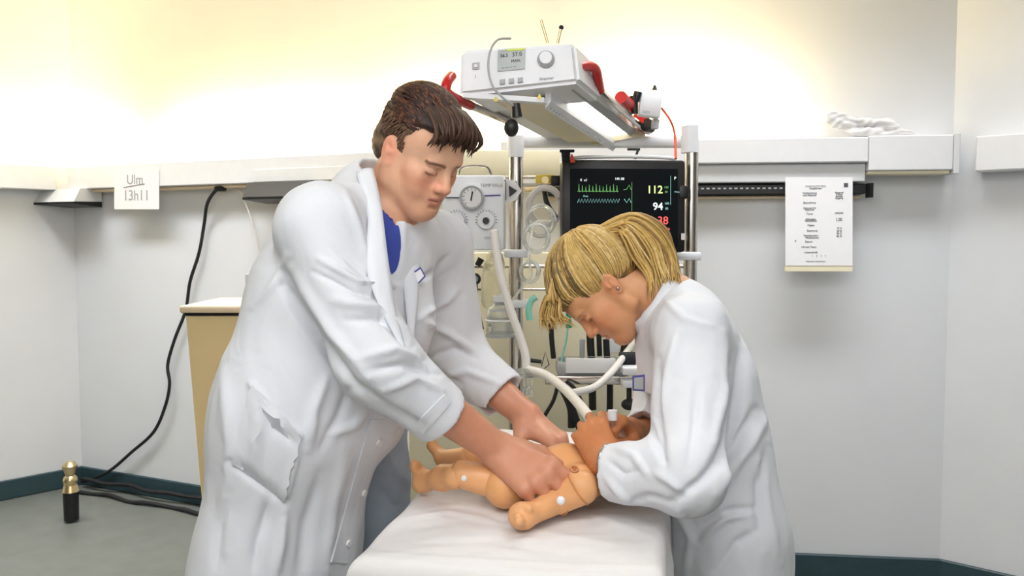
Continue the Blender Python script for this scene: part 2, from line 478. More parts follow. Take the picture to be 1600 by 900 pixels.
along(K0-dR*.22, mR, 1.612, 1.684, .001, DEP-.01, M_trunk2, 'lower_housing', t2, False)
rl = along(K0-dR*.05, onw(1338, False), 1.566, 1.606, .02, DEP-.02, M_black, 'equipment_rail', t2, False)
along(K0-dR*.05, mR, 1.552, 1.562, .001, .05, M_beigetop, 'lower_lip', t2, False, .002)
b = MB(); a_ = K0+dR*.3
n_slots = 40
for i in range(n_slots):
    p = a_+dR*(i*.0215)+nR*(DEP-.0185); b.box((*p, 1.590), (.011, .003, .006), rot=Matrix(((dR[0], -nR[0], 0), (dR[1], -nR[1], 0), (0, 0, 1))))
o = b.out('rail_slots', M_grey, rl); o['kind'] = 'stuff'
t3 = trunk('wall_trunking', 'pale grey end section of wall trunking carrying the white towel', mR, eR, 1.64, 1.79)
along(mR+dR*.002, eR, 1.652, 1.785, .001, DEP+.02, M_trunk, 'housing', t3, False)
along(mR+dR*.004, eR-dR*.01, 1.640, 1.651, .02, DEP+.01, M_olive, 'underside', t3, False, .001)
along(eR+dR*.001, eR+dR*.022, 1.638, 1.790, .001, DEP+.025, M_trunk2, 'end_cap', t3, False, .002)
t4 = trunk('wall_trunking', 'pale grey wall trunking on the left side wall', cornL+dSL*.2, cornL+dSL*3, 1.63, 1.775)
along(cornL+dSL*.12, cornL+dSL*2.2, 1.65, 1.775, .001, DEP, M_trunk, 'housing', t4, False)
t5 = trunk('wall_trunking', 'pale grey wall trunking on the right side wall', cornR+dSR*.2, cornR+dSR*3, 1.63, 1.775)
along(cornR+dSR*.10, cornR+dSR*2.2, 1.645, 1.775, .001, DEP, M_trunk, 'housing', t5, False)
# indirect light tubes lying on the trunking, washing the wall above
def wash(p, q, n, power, w_=.05):
    c = (p+q)/2; L = np.linalg.norm(q-p); dv = nrm(q-p)
    l = bpy.data.lights.new('wall_wash', 'AREA'); l.shape = 'RECTANGLE'; l.size = L; l.size_y = w_; l.energy = power; l.color = (1, .79, .38)
    o = bpy.data.objects.new('wall_wash', l); link(o); pos = Vector((*(c+n*.075), 1.80)); o.location = pos
    z = Vector((n[0]*.55, n[1]*.55, -1)).normalized(); x = Vector((dv[0], dv[1], 0)); y = z.cross(x)
    o.rotation_euler = Matrix((x, y, z)).transposed().to_euler()
WP = 17
wash(onw(135), onw(205), nL, WP*.32); wash(onw(275), onw(560), nL, WP*1.0); wash(onw(600), K0-dL*.1, nL, WP*.9)
wash(K0+dR*.1, onw(1180, False), nR, WP*1.1)
wash(cornL+dSL*.3, cornL+dSL*1.2, nrm([1, -.55]), WP*.8)
# sockets hanging under the trunking
def wedge(px0, px1, m, label):
    a, b_ = onw(px0), onw(px1); t = thing('wall_lamp', label, 'lamp', (*((a+b_)/2+nL*.1), 1.60))
    n = nL; q = []
    for p in (a, b_):
        q.append(p)
    A = [(*(a+n*.02), 1.59), (*(b_+n*.02), 1.59), (*(b_+n*.19), 1.585), (*(a+n*.19), 1.585)]
    B_ = [(*(a+n*.02), 1.655), (*(b_+n*.02), 1.655), (*(b_+n*.15), 1.655), (*(a+n*.15), 1.655)]
    MB().hexa([tuple(x) for x in A]+[tuple(x) for x in B_]).out('lamp_body', m, t, smooth=False)
    MB().hexa([(x, y, z-.030) for x, y, z in A[:2]]+[(x, y, z-.012) for x, y, z in A[2:]]+[(x, y, z-.001) for x, y, z in A]).out('lamp_lens', M_black, t, smooth=False)
wedge(84, 168, M_trunk2, 'grey wedge-shaped lamp under the trunking beside the handwritten note')
wedge(424, 520, M_black, 'pale wedge-shaped lamp with black lens behind the man\'s back')
# plug and black cable from the trunking down to the floor
b = MB(); fa = onw(322)+nL*(DEP-.03)
pth = [(352, 294, .02), (338, 297, .03), (324, 318, .03), (319, 350, .02), (311, 395, .02), (297, 440, .02), (290, 485, .02), (273, 530, .02), (262, 570, .02), (265, 600, .02), (258, 635, .02), (240, 675, .02), (205, 707, .02), (172, 735, .02), (140, 750, .02), (128, 753, .03)]
pts = []
for px, py, off in pth:
    p = onw(px)+nL*(off+.02+(DEP-.05 if py < 300 else .04 if py < 330 else 0)); Y = p[1]
    pts.append(P(px, py, Y))
t = thing('power_cable', 'black mains cable hanging from the trunking down to the baseboard', 'cable', tuple(pts[-1]*np.array([1, 1, 0])))
b.tube(spline(pts, 6), .0085, 8); b.out('cable', M_rubber, t)
MB().cyl(pts[0], pts[0]+np.array([-.05, 0, -.004]), .016, .012).out('plug', M_rubber, t)
b = MB(); pts = [P(x, y, onw(x)[1]-.05) for x, y in ((366, 292), (378, 305), (390, 335), (400, 370), (408, 410), (420, 470))]
tag(b.tube(spline(pts, 6), .004, 6).out('thin_cord', M_hose), 'thin cream cord hanging from the trunking behind the man', 'cord')
for k, (zz_, off, lab) in enumerate(((.045, .05, 'upper black cable lying along the baseboard'), (.012, .13, 'lower black cable lying on the floor along the baseboard'))):
    b = MB(); pts = []
    for i in range(16):
        p = cornL+dL*(.06+i*.095)+nL*(off+.012*math.sin(i*1.3+k)); pts.append((*p, zz_+.005*math.sin(i*2.1+k)+ (0 if k else .006)))
    tag(b.tube(spline(pts, 4), .011, 8).out('floor_cable', M_rubber), lab, 'cable')
# castor stand in the left corner
cp = PZ(112, 815, 0)
st = thing('drip_stand_foot', 'black castor with brass joints standing in the left corner', 'castor', tuple(cp))
MB().cyl(cp+[0, 0, .01], cp+[0, 0, .15], .034, .036).out('castor', M_black, st)
MB().cyl(cp+[0, 0, .152], cp+[0, 0, .185], .040, .030).sph(cp+[0, 0, .205], .034).out('lower_joint', M_brass, st)
MB().cyl(cp+[0, 0, .235], cp+[0, 0, .28], .022, .036).cyl(cp+[0, 0, .28], cp+[0, 0, .30], .036, .02).out('upper_joint', M_brass, st)
# notes
def sheet_on(name, label, px0, py0, px1, py1, Y, tilt=.0, group=None, y1=None):
    y1 = Y if y1 is None else y1
    q = [P(px0, py1, Y-tilt), P(px1, py1+0, y1-tilt), P(px1, py0, y1), P(px0, py0, Y)]
    n = nrm(np.cross(q[1]-q[0], q[3]-q[0])); n = n if n[1] < 0 else -n
    t = thing(name, label, 'paper', tuple(q[0]))
    MB().hexa([q[0], q[1], q[2], q[3]]+[p+n*.002 for p in q]).out('sheet', M_paper, t, smooth=False)
    X = nrm(q[1]-q[0]); return t, q, n, frame(X, n)
fy = lambda p0, d, n, px, e=.008: hit(p0+n*(DEP+e), d, px)[1]
pw = onw(214)+nL*(DEP+.006)
dy = (onw(250)-onw(178))[1]
t, q, n, R_ = sheet_on('handwritten_note', 'handwritten note taped to the trunking near the left corner', 179, 266, 249, 327, fy(A0, dL, nL, 179), 0, y1=fy(A0, dL, nL, 249))
def on(q, u, v, n, e=.003): return tuple(q[0]+(q[1]-q[0])*u+(q[3]-q[0])*v+n*e)
text('writing', 'Ulm', M_inklight, on(q, .47, .74, n), R_, .07, t)
text('writing', '13h11', M_inklight, on(q, .50, .34, n), R_, .075, t)
b = MB(); b.tube([on(q, .22, .56, n), on(q, .68, .64, n)], .0022, 6).out('underline', M_inklight, t)
p0 = onw(1230, False); p1 = onw(1330, False)
t, q, n, R_ = sheet_on('printed_notice', 'printed notice sheet hung from the black rail on the right', 1227, 277, 1332, 415, fy(K0, dR, nR, 1227, .02), .02, y1=fy(K0, dR, nR, 1332, .02))
MB().hexa([np.array(on(q, u, v, n, e)) for v in (-.065, .0) for u, e in ((0, -.0), (1, -.0), (1, -.02), (0, -.02))]).out('clip_strip', M_olive, t, smooth=False)
lines = [(.45, .895, .34, 'CHECKLISTE REA'), (.45, .87, .2, 'Neugeborene'), (.36, .82, .42, 'Vorbereitung'), (.36, .795, .38, 'und Material'), (.36, .71, .26, 'Beurteilung'), (.36, .65, .3, 'Atmung frei'), (.36, .63, .25, 'Herz ok'), (.36, .585, .2, 'Tonus'), (.38, .525, .28, 'Absaugen'), (.38, .505, .28, 'Stimulation'), (.38, .455, .22, 'Maske'), (.40, .395, .28, 'Beatmung'), (.38, .34, .3, 'Kompression'), (.40, .315, .3, 'Medikament'),
         (.80, .82, .2, 'Material'), (.80, .80, .18, 'Tubus'), (.80, .78, .2, 'Sonde'), (.80, .76, .2, 'Zugang'), (.80, .59, .2, 'APGAR'), (.80, .53, .16, '1 min'), (.80, .51, .16, '5 min'), (.80, .42, .12, '10 A'), (.80, .39, .12, '20 B'), (.80, .36, .12, '30 C'), (.80, .33, .12, '40 D'),
         (.35, .27, .45, 'Datum'), (.15, .28, .1, 'A'), (.35, .21, .5, 'Uhrzeit Team'), (.38, .15, .55, 'Unterschrift'), (.5, .11, .7, '1    2    3    4'), (.45, .05, .75, 'Hinweis beachten')]
W_ = np.linalg.norm(q[1]-q[0])
for u, v, wd, s in lines:
    text('text_line', s, M_ink if len(s) < 13 else M_inklight, on(q, u, v, n), R_, min(W_*wd/max(len(s), 3)*1.8, W_*.040), t)
MB().box(on(q, .90, .905, n), (W_*.06, W_*.06, .001), rot=R_).out('emblem', M_ink, t, smooth=False)
MB().box(tuple((onw(1341, False)+nR*(DEP+.0))) + (1.578,), (.014, .04, .055)).out('rail_end_cap', M_black, t2)
# crumpled towel on the trunking
F = Field(axis(1.10, 1.75, .005, []), axis(2.9, 3.55, .005, []), axis(1.76, 1.95, .005, []))
def tw(px, py, off=.07): 
    p = onw(px, False)+nR*off; return P(px, py, p[1])
rg = np.random.default_rng(2)
seq = [((1292, 182), (1330, 198), .020), ((1300, 178), (1350, 190), .018), ((1330, 190), (1400, 196), .020), ((1335, 208), (1375, 205), .022), ((1345, 212), (1420, 208), .016), ((1380, 195), (1412, 206), .018), ((1290, 190), (1330, 208), .010), ((1360, 190), (1395, 186), .011), ((1405, 202), (1428, 210), .013)]
for a, b_, r in seq: F.cone(tw(*a), tw(*b_), r, r*.8, .012, n=(0, .3, 1), f=.75)
V, Q = F.mesh(); Q = orient(V, Q); V = relax(V, Q, 1); N = normals(V, Q)
u, v = proj(V); V = V+N*(.0022*np.sin((u*.35+v*.9)*.55+3*wob(V, 8, 2))+.004*wob(V, 16, 4))[:, None]; V[:, 2] = np.maximum(V[:, 2], 1.788)
tag(mesh_obj('towel', V, Q, M_towel), 'crumpled white towel lying on the right end of the trunking', 'towel'); del F
# beige cabinet behind the man
Yc = 3.05; zt = P(288, 492, Yc)[2]; xL = P(288, 492, Yc)[0]; xLb = xL+.075; xR = P(560, 492, Yc)[0]
cab = thing('cabinet', 'beige laminate cabinet standing against the wall behind the man', 'cabinet', ((xL+xR)/2, Yc+.2, 0))
MB().hexa([(xLb, Yc, .0), (xR, Yc, .0), (xR, Yc+.40, .0), (xLb, Yc+.40, .0), (xL+.006, Yc, zt-.004), (xR, Yc, zt-.004), (xR, Yc+.40, zt-.004), (xL+.006, Yc+.40, zt-.004)]).out('body', M_beige, cab, smooth=False)
MB().box(((xL+xR)/2, Yc+.195, zt+.003), (xR-xL-.008, .40, .012)).out('shadow_gap', M_dark, cab, smooth=False)
MB().box(((xL+xR)/2-.004, Yc+.19, zt+.022), (xR-xL+.01, .43, .026), bevel=.006).out('top', M_beigetop, cab)
b = MB(); pbx = P(388, 461, Yc+.12); s_ = (Yc+.12)/FPX
b.box((pbx[0]+.03, pbx[1]+.05, zt+.035+.055), (.10, .06, .112), bevel=.008)
tt = thing('storage_box', 'grey green box standing on the beige cabinet behind the man', 'box', (pbx[0]+.03, pbx[1]+.05, zt+.035))
b.out('shell', M_grey, tt); MB().box((pbx[0]+.045, pbx[1]+.014, zt+.035+.06), (.05, .012, .07), bevel=.004).out('front_panel', M_dark, tt)
# ---------------------------------------------------------------- anatomy
class Head:
    def __init__(s, origin, fwd, up, scale=1):
        s.o = np.asarray(origin, float); f = nrm(fwd); u = np.asarray(up, float); u = nrm(u-f*(u@f)); s.s = scale
        s.R = np.stack([f, np.cross(u, f), u], 1)
    def W(s, x, y, z): return s.o+s.R@np.array([x, y, z])*s.s
    def L(s, V): return (V-s.o)@s.R/s.s
def sculpt_head(F, H, female=False, mouth_open=0):
    s = H.s; W = H.W
    def E(c, r, k=.012, mode='add', rot=None):
        F.ell(W(*c), np.array(r)*s, H.R if rot is None else H.R@rot, k*s, mode)
    def C(a, b, ra, rb, k=.012, mode='add', n=None, f=1):
        F.cone(W(*a), W(*b), ra*s, rb*s, k*s, None if n is None else H.R@np.array(n), f, mode)
    E((-.018, 0, .045), (.096, .074, .086), k=.02)            # cranium
    E((.04, 0, .042), (.052, .062, .055), k=.03)              # forehead
    E((.028, 0, -.03), (.06, .058, .075), k=.03)              # face mass
    C((.083, -.028, .022), (.083, .028, .022), .012, .012, k=.02)   # brow ridge
    for y in (-1, 1):
        E((.055, .046*y, -.022), (.026, .018, .020), k=.02)   # cheek bone
        E((.060, .036*y, -.052), (.026, .020, .026), k=.02)   # cheek
        C((.073, .016*y, -.098), (.0, .052*y, -.070), .017, .016, k=.022)     # jaw line
        C((.0, .052*y, -.070), (-.006, .060*y, -.01), .016, .014, k=.02)
    E((.078, 0, -.098), (.020, .022, .017), k=.018)           # chin
    C((.06, 0, -.085), (-.005, 0, -.078), .032, .034, k=.03)    # under jaw
    E((.078, 0, -.058), (.020, .028, .024), k=.018)           # muzzle
    for y in (-1, 1):
        E((.093, .031*y, .000), (.016, .018, .013), k=.014, mode='cut')      # socket
        E((.074, .0305*y, -.001), (.0155, .0165, .0125), k=.004)             # closed-down eyelid over the eyeball
        C((.087, .018*y, .0145), (.079, .045*y, .0155), .005, .004, k=.008)  # brow
        C((.0895, .020*y, -.0065), (.0825, .042*y, -.0045), .0018, .0016, k=.002)     # lower lash line
    nw = .9 if female else 1
    C((.078, 0, .010), (.088, 0, -.034), .0105*nw, .0150*nw, k=.010)
    C((.090, 0, .012), (.110*(.985 if female else 1), 0, -.026), .0085*nw, .0105*nw, k=.012)      # nose bridge
    E((.111*(.985 if female else 1), 0, -.030), (.0115, .0105, .0095), k=.008)
    for y in (-1, 1):
        E((.100, .0125*y, -.034), (.0105, .0065, .0080), k=.005)
    C((.098, 0, -.046), (.0965, 0, -.053), .003, .004, k=.006)
    C((.0955, -.016, -.0585), (.1005, -.004, -.0560), .0040, .0052, k=.004)   # upper lip
    C((.1005, .004, -.0560), (.0955, .016, -.0585), .0052, .0040, k=.004)
    C((.0935, -.015, -.0655), (.0975, 0, -.0690), .0042, .0062, k=.004)       # lower lip
    C((.0975, 0, -.0690), (.0935, .015, -.0655), .0062, .0042, k=.004)
    C((.0985, -.021, -.0618), (.1050, 0, -.0622), .0014, .0018, k=.002, mode='cut')
    C((.1050, 0, -.0622), (.0985, .021, -.0618), .0018, .0014, k=.002, mode='cut')
    C((.0985, -.010, -.080), (.0985, .010, -.080), .004, .004, k=.006, mode='cut')
    for y in (-1, 1):                                          # ears
        a = math.radians(14); rot = np.array([[math.cos(a), 0, -math.sin(a)], [0, 1, 0], [math.sin(a), 0, math.cos(a)]])
        t = math.radians(18)*y; rz = np.array([[math.cos(t), math.sin(t), 0], [-math.sin(t), math.cos(t), 0], [0, 0, 1]])
        E((-.014, .074*y, -.006), (.0175, .0075, .0300), k=.006, rot=rz@rot)
        E((-.012, .0835*y, -.004), (.0105, .006, .0190), k=.004, mode='cut', rot=rz@rot)
        E((-.004, .078*y, -.008), (.0045, .005, .006), k=.004)
        E((-.013, .081*y, -.012), (.004, .004, .012), k=.004, rot=rz@rot)
        E((-.009, .073*y, -.032), (.008, .005, .008), k=.005)
def head_colors(V, H, base, brow, lips, blush, brow_w=1, col=None):
    L = H.L(V); x, y, z = L.T; ay = np.abs(y)
    c = np.tile(np.array(base, float), (len(V), 1)) if col is None else col
    def mix(m, t):
        m = np.clip(m, 0, 1)[:, None]; c[:] = c*(1-m)+np.array(t)*m
    g = lambda dx, dz, sx, sz: np.exp(-(dx/sx)**2-(dz/sz)**2)
    fr = x > .03
    mix(.55*g(ay-.042, z+.030, .026, .024)*fr, blush)
    mix(.55*g(y, z+.030, .016, .016)*(x > .09), blush)
    mix(.5*g(ay-.08, z+.004, .02, .035)*(ay > .068)*(x < .01), blush)
    zb = .0165+.003*np.sin(np.clip((ay-.014)/.034, 0, 1)*PI)
    mix(brow_w*.9*np.exp(-((z-zb)/.0038)**4)*((ay > .013) & (ay < .050) & fr), brow)
    ze = -.0062-.0028*np.sin(np.clip((ay-.018)/.026, 0, 1)*PI)
    mix(.95*np.exp(-((z-ze)/.0018)**2)*((ay > .0165) & (ay < .046) & fr), (.03, .015, .01))
    mix(.35*np.exp(-((z-.008)/.003)**2)*((ay > .017) & (ay < .045) & fr), np.array(base)*.45)
    w = np.clip(1-(ay/.0215)**2, 0, 1)
    mix(.6*((z < -.0535-.002*(1-w)) & (z > -.0622-.0125*w**.5) & (ay < .0205) & (x > .085)), lips)
    mix(.9*np.exp(-((z+.0621)/.0013)**2)*((ay < .021) & (x > .085)), np.array(lips)*.3)
    mix(.8*g(ay-.0075, z+.0415, .0038, .0026)*(x > .095), np.array(base)*.2)  # nostril shade put into the skin colour, no hollow is cut
    return c
def sculpt_hand(F, Wr, X, Z, side, curls, thumb, s=1.0, spread=(.10, .02, -.06, -.14), fr=1.0):
    """Wr wrist, X towards the fingers, Z out of the back of the hand; side +1 right hand, -1 left"""
    X = nrm(X); Z = np.asarray(Z, float); Z = nrm(Z-X*(Z@X)); Y = np.cross(Z, X)*side
    Wr = np.asarray(Wr, float)
    T = lambda x, y, z: Wr+(X*x+Y*y+Z*z)*s
    K = [(.092, .028, .0), (.096, .007, .003), (.090, -.014, .001), (.080, -.033, -.004)]
    Ls = [(.044, .026, .022), (.048, .030, .023), (.044, .028, .022), (.034, .021, .019)]
    rad = [(.0100, .0088, .0078, .0066), (.0102, .0090, .0078, .0068), (.0098, .0086, .0076, .0064), (.0086, .0076, .0068, .0058)]
    for (kx, ky, kz), r in zip(K, rad):
        F.cone(T(.0, ky*.42, 0), T(kx, ky, kz-.004), .0165*s, (r[0]+.0030)*s, .014*s)
    F.ell(T(.045, 0, -.004), np.array([.05, .036, .013])*s, np.stack([X, Y, Z], 1), .01*s)
    F.ell(T(.030, .022, -.012), np.array([.034, .018, .014])*s, np.stack([X, Y, Z], 1), .012*s)
    tips = []
    for i, (k_, L_, r_, c_) in enumerate(zip(K, Ls, rad, curls)):
        p = np.array(k_); ang = 0; sp = spread[i]
        F.ell(T(p[0], p[1], p[2]+.003), np.full(3, .0085*s), None, .008*s)
        for j in range(3):
            ang += math.radians(c_[j])
            d = np.array([math.cos(ang), sp*math.cos(ang), -math.sin(ang)]); d /= np.linalg.norm(d)
            q = p+d*L_[j]
            F.cone(T(*p), T(*q), r_[j]*s*fr, r_[j+1]*s*fr, .003*s if j else .006*s)
            F.ell(T(*q), np.full(3, r_[j+1]*1.05*s*fr), None, .003*s)
            p = q
        tips.append(T(*p))
    p0, p1, p2, p3 = [np.array(t) for t in thumb]
    F.cone(T(*p0), T(*p1), .0165*s, .0130*s, .012*s)
    F.cone(T(*p1), T(*p2), .0118*s, .0100*s, .006*s)
    F.cone(T(*p2), T(*p3), .0100*s, .0078*s, .004*s)
    return T, tips
def locks(name, paths, radii, colors, m, parent, seg=6, flat=1.0, nrm_dir=None):
    Vs, Qs, Cs = [], [], []; off = 0
    for pts, r, c in zip(paths, radii, colors):
        pts = np.asarray(pts, float); n = len(pts)
        t = np.gradient(pts, axis=0); t /= np.linalg.norm(t, axis=1)[:, None]+1e-9
        ref = np.array([.3, .5, .8]) if nrm_dir is None else None
        N0 = np.cross(t, ref) if nrm_dir is None else nrm_dir(pts)
        N0 = N0-t*(N0*t).sum(1)[:, None]; N0 /= np.linalg.norm(N0, axis=1)[:, None]+1e-9
        B = np.cross(t, N0)
        a = np.linspace(0, 2*PI, seg, endpoint=False)
        ring = pts[:, None]+np.asarray(r)[:, None, None]*(N0[:, None]*np.cos(a)[None, :, None]*flat+B[:, None]*np.sin(a)[None, :, None])
        Vs.append(ring.reshape(-1, 3))
        i = np.arange(n-1)[:, None]*seg; k = np.arange(seg)[None]; k2 = (k+1) % seg
        Qs.append(np.stack([i+k, i+k2, i+seg+k2, i+seg+k], -1).reshape(-1, 4)+off)
        Cs.append(np.tile(np.asarray(c, float), (n*seg, 1)) if np.ndim(c) == 1 else np.repeat(np.asarray(c), seg, axis=0))
        off += n*seg
    return mesh_obj(name, np.concatenate(Vs), np.concatenate(Qs), m, parent, cols=np.concatenate(Cs))

# ================================================================ THE MAN
man = thing('person', 'man in open white coat over blue scrubs leaning over manikin, left of table', 'person', (-.42, 1.60, 0))
yaw, pit = math.radians(40), math.radians(33)
fh = np.array([math.cos(yaw), -math.sin(yaw), 0]); zz = np.array([0, 0, 1.])
HM = Head(P(656, 238, 1.58), fh*math.cos(pit)-zz*math.sin(pit), fh*math.sin(pit)+zz*math.cos(pit), .865)
m_neck = P(600, 305, 1.62); m_rs = P(498, 358, 1.46); m_ls = P(685, 385, 1.80)
m_re = P(588, 566, 1.40); m_rw = P(780, 704, 1.50)
m_le = P(712, 556, 1.86); m_lw = P(822, 650, 1.76)
F = Field(axis(-.80, .20, .010, [(-.33, -.08, .0024), (-.08, .16, .0028)]),
          axis(1.20, 2.05, .010, [(1.44, 1.66, .0026), (1.66, 1.86, .003)]),
          axis(.70, 1.75, .010, [(.88, 1.10, .0026), (1.40, 1.73, .0024)]))
sculpt_head(F, HM)
W = HM.W; W_m = HM.W
nb = m_neck+np.array([.0, .0, -.03])
F.cone(W(-.024, 0, -.05), nb, .052, .050, .02)
F.cone(W(-.01, -.055, -.04), m_neck+np.array([.07, -.05, -.03]), .012, .010, .03)
F.cone(m_rs, m_ls, .055, .055, .03); F.cone(nb, P(572, 400, 1.62), .050, .080, .03)
mc = P(525, 480, 1.62); mp = P(470, 690, 1.60)
F.cone(P(560, 410, 1.62), mc, .11, .11, .05, n=fh, f=.75); F.cone(mc, mp, .11, .11, .05, n=fh, f=.75)
for sh, el, wr in ((m_rs, m_re, m_rw), (m_ls, m_le, m_lw)):
    F.cone(sh, el, .055, .044, .02); m_ = el+(wr-el)*.35
    F.cone(el, m_, .040, .041, .02); F.cone(m_, wr, .041, .029, .02)
    F.ell(wr, (.031, .029, .028), None, .015)
# right hand: laid over the belly of the manikin, fingers curled down
xr = nrm(P(866, 757, 1.425)-m_rw)
sculpt_hand(F, m_rw, xr, (.02, -.78, .62), 1, [(38, 62, 40), (42, 66, 40), (48, 66, 40), (52, 64, 40)],
            [(.02, .022, -.010), (.050, .044, -.022), (.082, .046, -.036), (.106, .038, -.046)], s=1.10, fr=1.12)
xl = nrm(P(884, 696, 1.70)-m_lw)
sculpt_hand(F, m_lw, xl, (.42, -.22, .90), -1, [(22, 40, 25), (28, 42, 28), (34, 44, 30), (40, 44, 30)],
            [(.015, .028, -.016), (.040, .052, -.034), (.076, .060, -.044), (.108, .056, -.048)], s=1.02, fr=1.1)
V, Q = F.mesh(); Q = orient(V, Q); V = relax(V, Q, 1, .4)
sk = np.array((.76, .42, .27)); c = np.tile(sk, (len(V), 1))
rr = wob(V, 9, 3)*.10; c *= (1+rr[:, None]*np.array([.4, .8, 1]))
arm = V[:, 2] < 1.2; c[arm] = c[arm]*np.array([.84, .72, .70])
hd = (~arm) & (np.linalg.norm(V-HM.o, axis=1) < .19)
c[hd] = head_colors(V[hd], HM, sk, (.13, .06, .035), (.62, .20, .15), (.78, .27, .17), .95, col=c[hd])
Lh = HM.L(V); beard = hd & (Lh[:, 2] < -.03) & (Lh[:, 0] > .0)
body = mesh_obj('body', V, Q, M_skin, man, cols=c); del F

# hair: cap with cut hairline plus short locks
F = Field(axis(-.42, -.02, .0028, []), axis(1.42, 1.75, .0028, []), axis(1.44, 1.80, .0028, []))
s_ = HM.s
F.ell(W(-.020, 0, .046), np.array([.100, .078, .089])*s_, HM.R, 0)
F.ell(W(.035, 0, .072), np.array([.062, .068, .047])*s_, HM.R, .02)
F.ell(W(-.062, 0, -.012), np.array([.062, .066, .062])*s_, HM.R, .02)
F.half(W(.072, 0, .086), HM.R@np.array([.80, 0, -.60]), .01)                 # forehead
F.half(W(-.03, 0, -.052), HM.R@np.array([.25, 0, -1.]), .01)               # nape
for y in (-1, 1):
    F.ell(W(.060, .075*y, .012), np.array([.064, .05, .068])*s_, HM.R, .006, 'cut')  # temples
    F.ell(W(.0, .088*y, -.05), np.array([.035, .05, .05])*s_, HM.R, .006, 'cut')      # below the ear
    F.ell(W(-.012, .085*y, -.008), np.array([.026, .03, .036])*s_, HM.R, .004, 'cut')
V, Q = F.mesh(); Q = orient(V, Q); V = relax(V, Q, 2); N = normals(V, Q)
L = HM.L(V); V = V+N*(np.abs(wob(L*np.array([.5, 1, .8]), 70, 5))*.0010)[:, None]
L = HM.L(V); side = np.clip((.055-L[:, 2])/.05, 0, 1)
cc = np.array((.035, .014, .009))*(1-side[:, None])+np.array((.16, .095, .055))*side[:, None]
cc *= (1+.5*wob(L*np.array([.4, 1, .7]), 60, 8))[:, None].clip(.3, 2)
hair = mesh_obj('hair', V, Q, M_hair, man, cols=cc); del F
rg = np.random.default_rng(3); paths, rad, cols = [], [], []
for i in range(2000):      # short locks all over the top, lying forward
    a = rg.uniform(-1.55, 1.55); b = rg.uniform(-1.25, 1.15)
    d = np.array([math.sin(b)*math.cos(a*.9), math.sin(a)*.95, math.cos(b)*math.cos(a)+.12]); d = nrm(d)
    p0 = np.array([-.021, 0, .050])+d*np.array([.100, .078, .091])
    if p0[2] < .078+.25*max(0, p0[0]) and p0[0] > .0: continue
    ln = rg.uniform(.022, .045); fwd = np.array([1, rg.uniform(-.35, .35), 0]); fwd = nrm(fwd-d*(fwd@d))
    pts = []
    for t in np.linspace(0, 1, 6):
        q = p0+fwd*ln*t; e = (q-np.array([-.021, 0, .050]))/np.array([.100, .078, .091]); e = e/np.linalg.norm(e)
        pts.append(HM.W(*(np.array([-.021, 0, .050])+e*np.array([.100, .078, .091])*(.985+.06*math.sin(t*PI*.8)))))
    sd = np.clip((.055-p0[2])/.05, 0, 1); base = np.array((.035, .013, .008))*(1-sd)+np.array((.15, .085, .05))*sd
    if rg.random() < .25: base = base*2.6+np.array((.04, .012, 0))
    paths.append(pts); rad.append(np.array([.0006, .0019, .0022, .0019, .0013, .0003])); cols.append(base*rg.uniform(.6, 1.5))
for i in range(1000):      # short side hair and temple edge
    yy = rg.choice([-1, 1]); x0 = rg.uniform(-.108, .052); z0 = rg.uniform(-.035, .07) if x0 < -.03 else rg.uniform(.040+.7*max(0, x0), .085)
    if -.03 < x0 < .012 and rg.random() < .5: x0, z0 = rg.uniform(.004, .018), rg.uniform(-.004, .045)
    pts = []
    dd_ = np.array([-.5, 0, -.86]) if x0 < .03 else np.array([.5, 0, -.6]); ln = rg.uniform(.010, .020)
    for t in np.linspace(0, 1, 4):
        q = np.array([x0, 0, z0])+dd_*ln*t; e = 1-((q[0]+.02)/.100)**2-((q[2]-.046)/.094)**2
        yv = .078*math.sqrt(max(e, .02)); q[1] = yy*(yv*(1.0+.02*math.sin(t*PI))+.001); pts.append(HM.W(*q))
    paths.append(pts); rad.append(np.array([.0006, .0013, .0011, .0002])); cols.append(np.array((.15, .085, .05))*rg.uniform(.5, 1.7))
for i in range(60):       # fringe falling over the forehead
    y = rg.uniform(-.066, .050); big = rg.random()*(.9 if y > -.02 or rg.random() < .3 else .2)-.25
    p0 = np.array([.030, y, .132-.25*abs(y)]); p1 = np.array([.070, y*1.06, .124-.35*abs(y)])
    p2 = np.array([.090+rg.uniform(-.003, .008), y*1.1+rg.uniform(-.008, .008), .100-.3*abs(y)-.006*big]); p3 = np.array([.090+rg.uniform(-.006, .008), y*1.1+rg.uniform(-.012, .012), .070-.030*big-.25*abs(y)])
    paths.append([HM.W(*q) for q in spline([p0, p1, p2, p3], 4)]); n = len(paths[-1])
    rad.append(np.interp(np.linspace(0, 1, n), [0, .4, .8, 1], [.0016, .0036, .0028, .0003]))
    cols.append(np.array((.05, .022, .012))*rg.uniform(.5, 2.0))
locks('hair_lock', paths, rad, cols, M_hair, man)['kind'] = 'stuff'

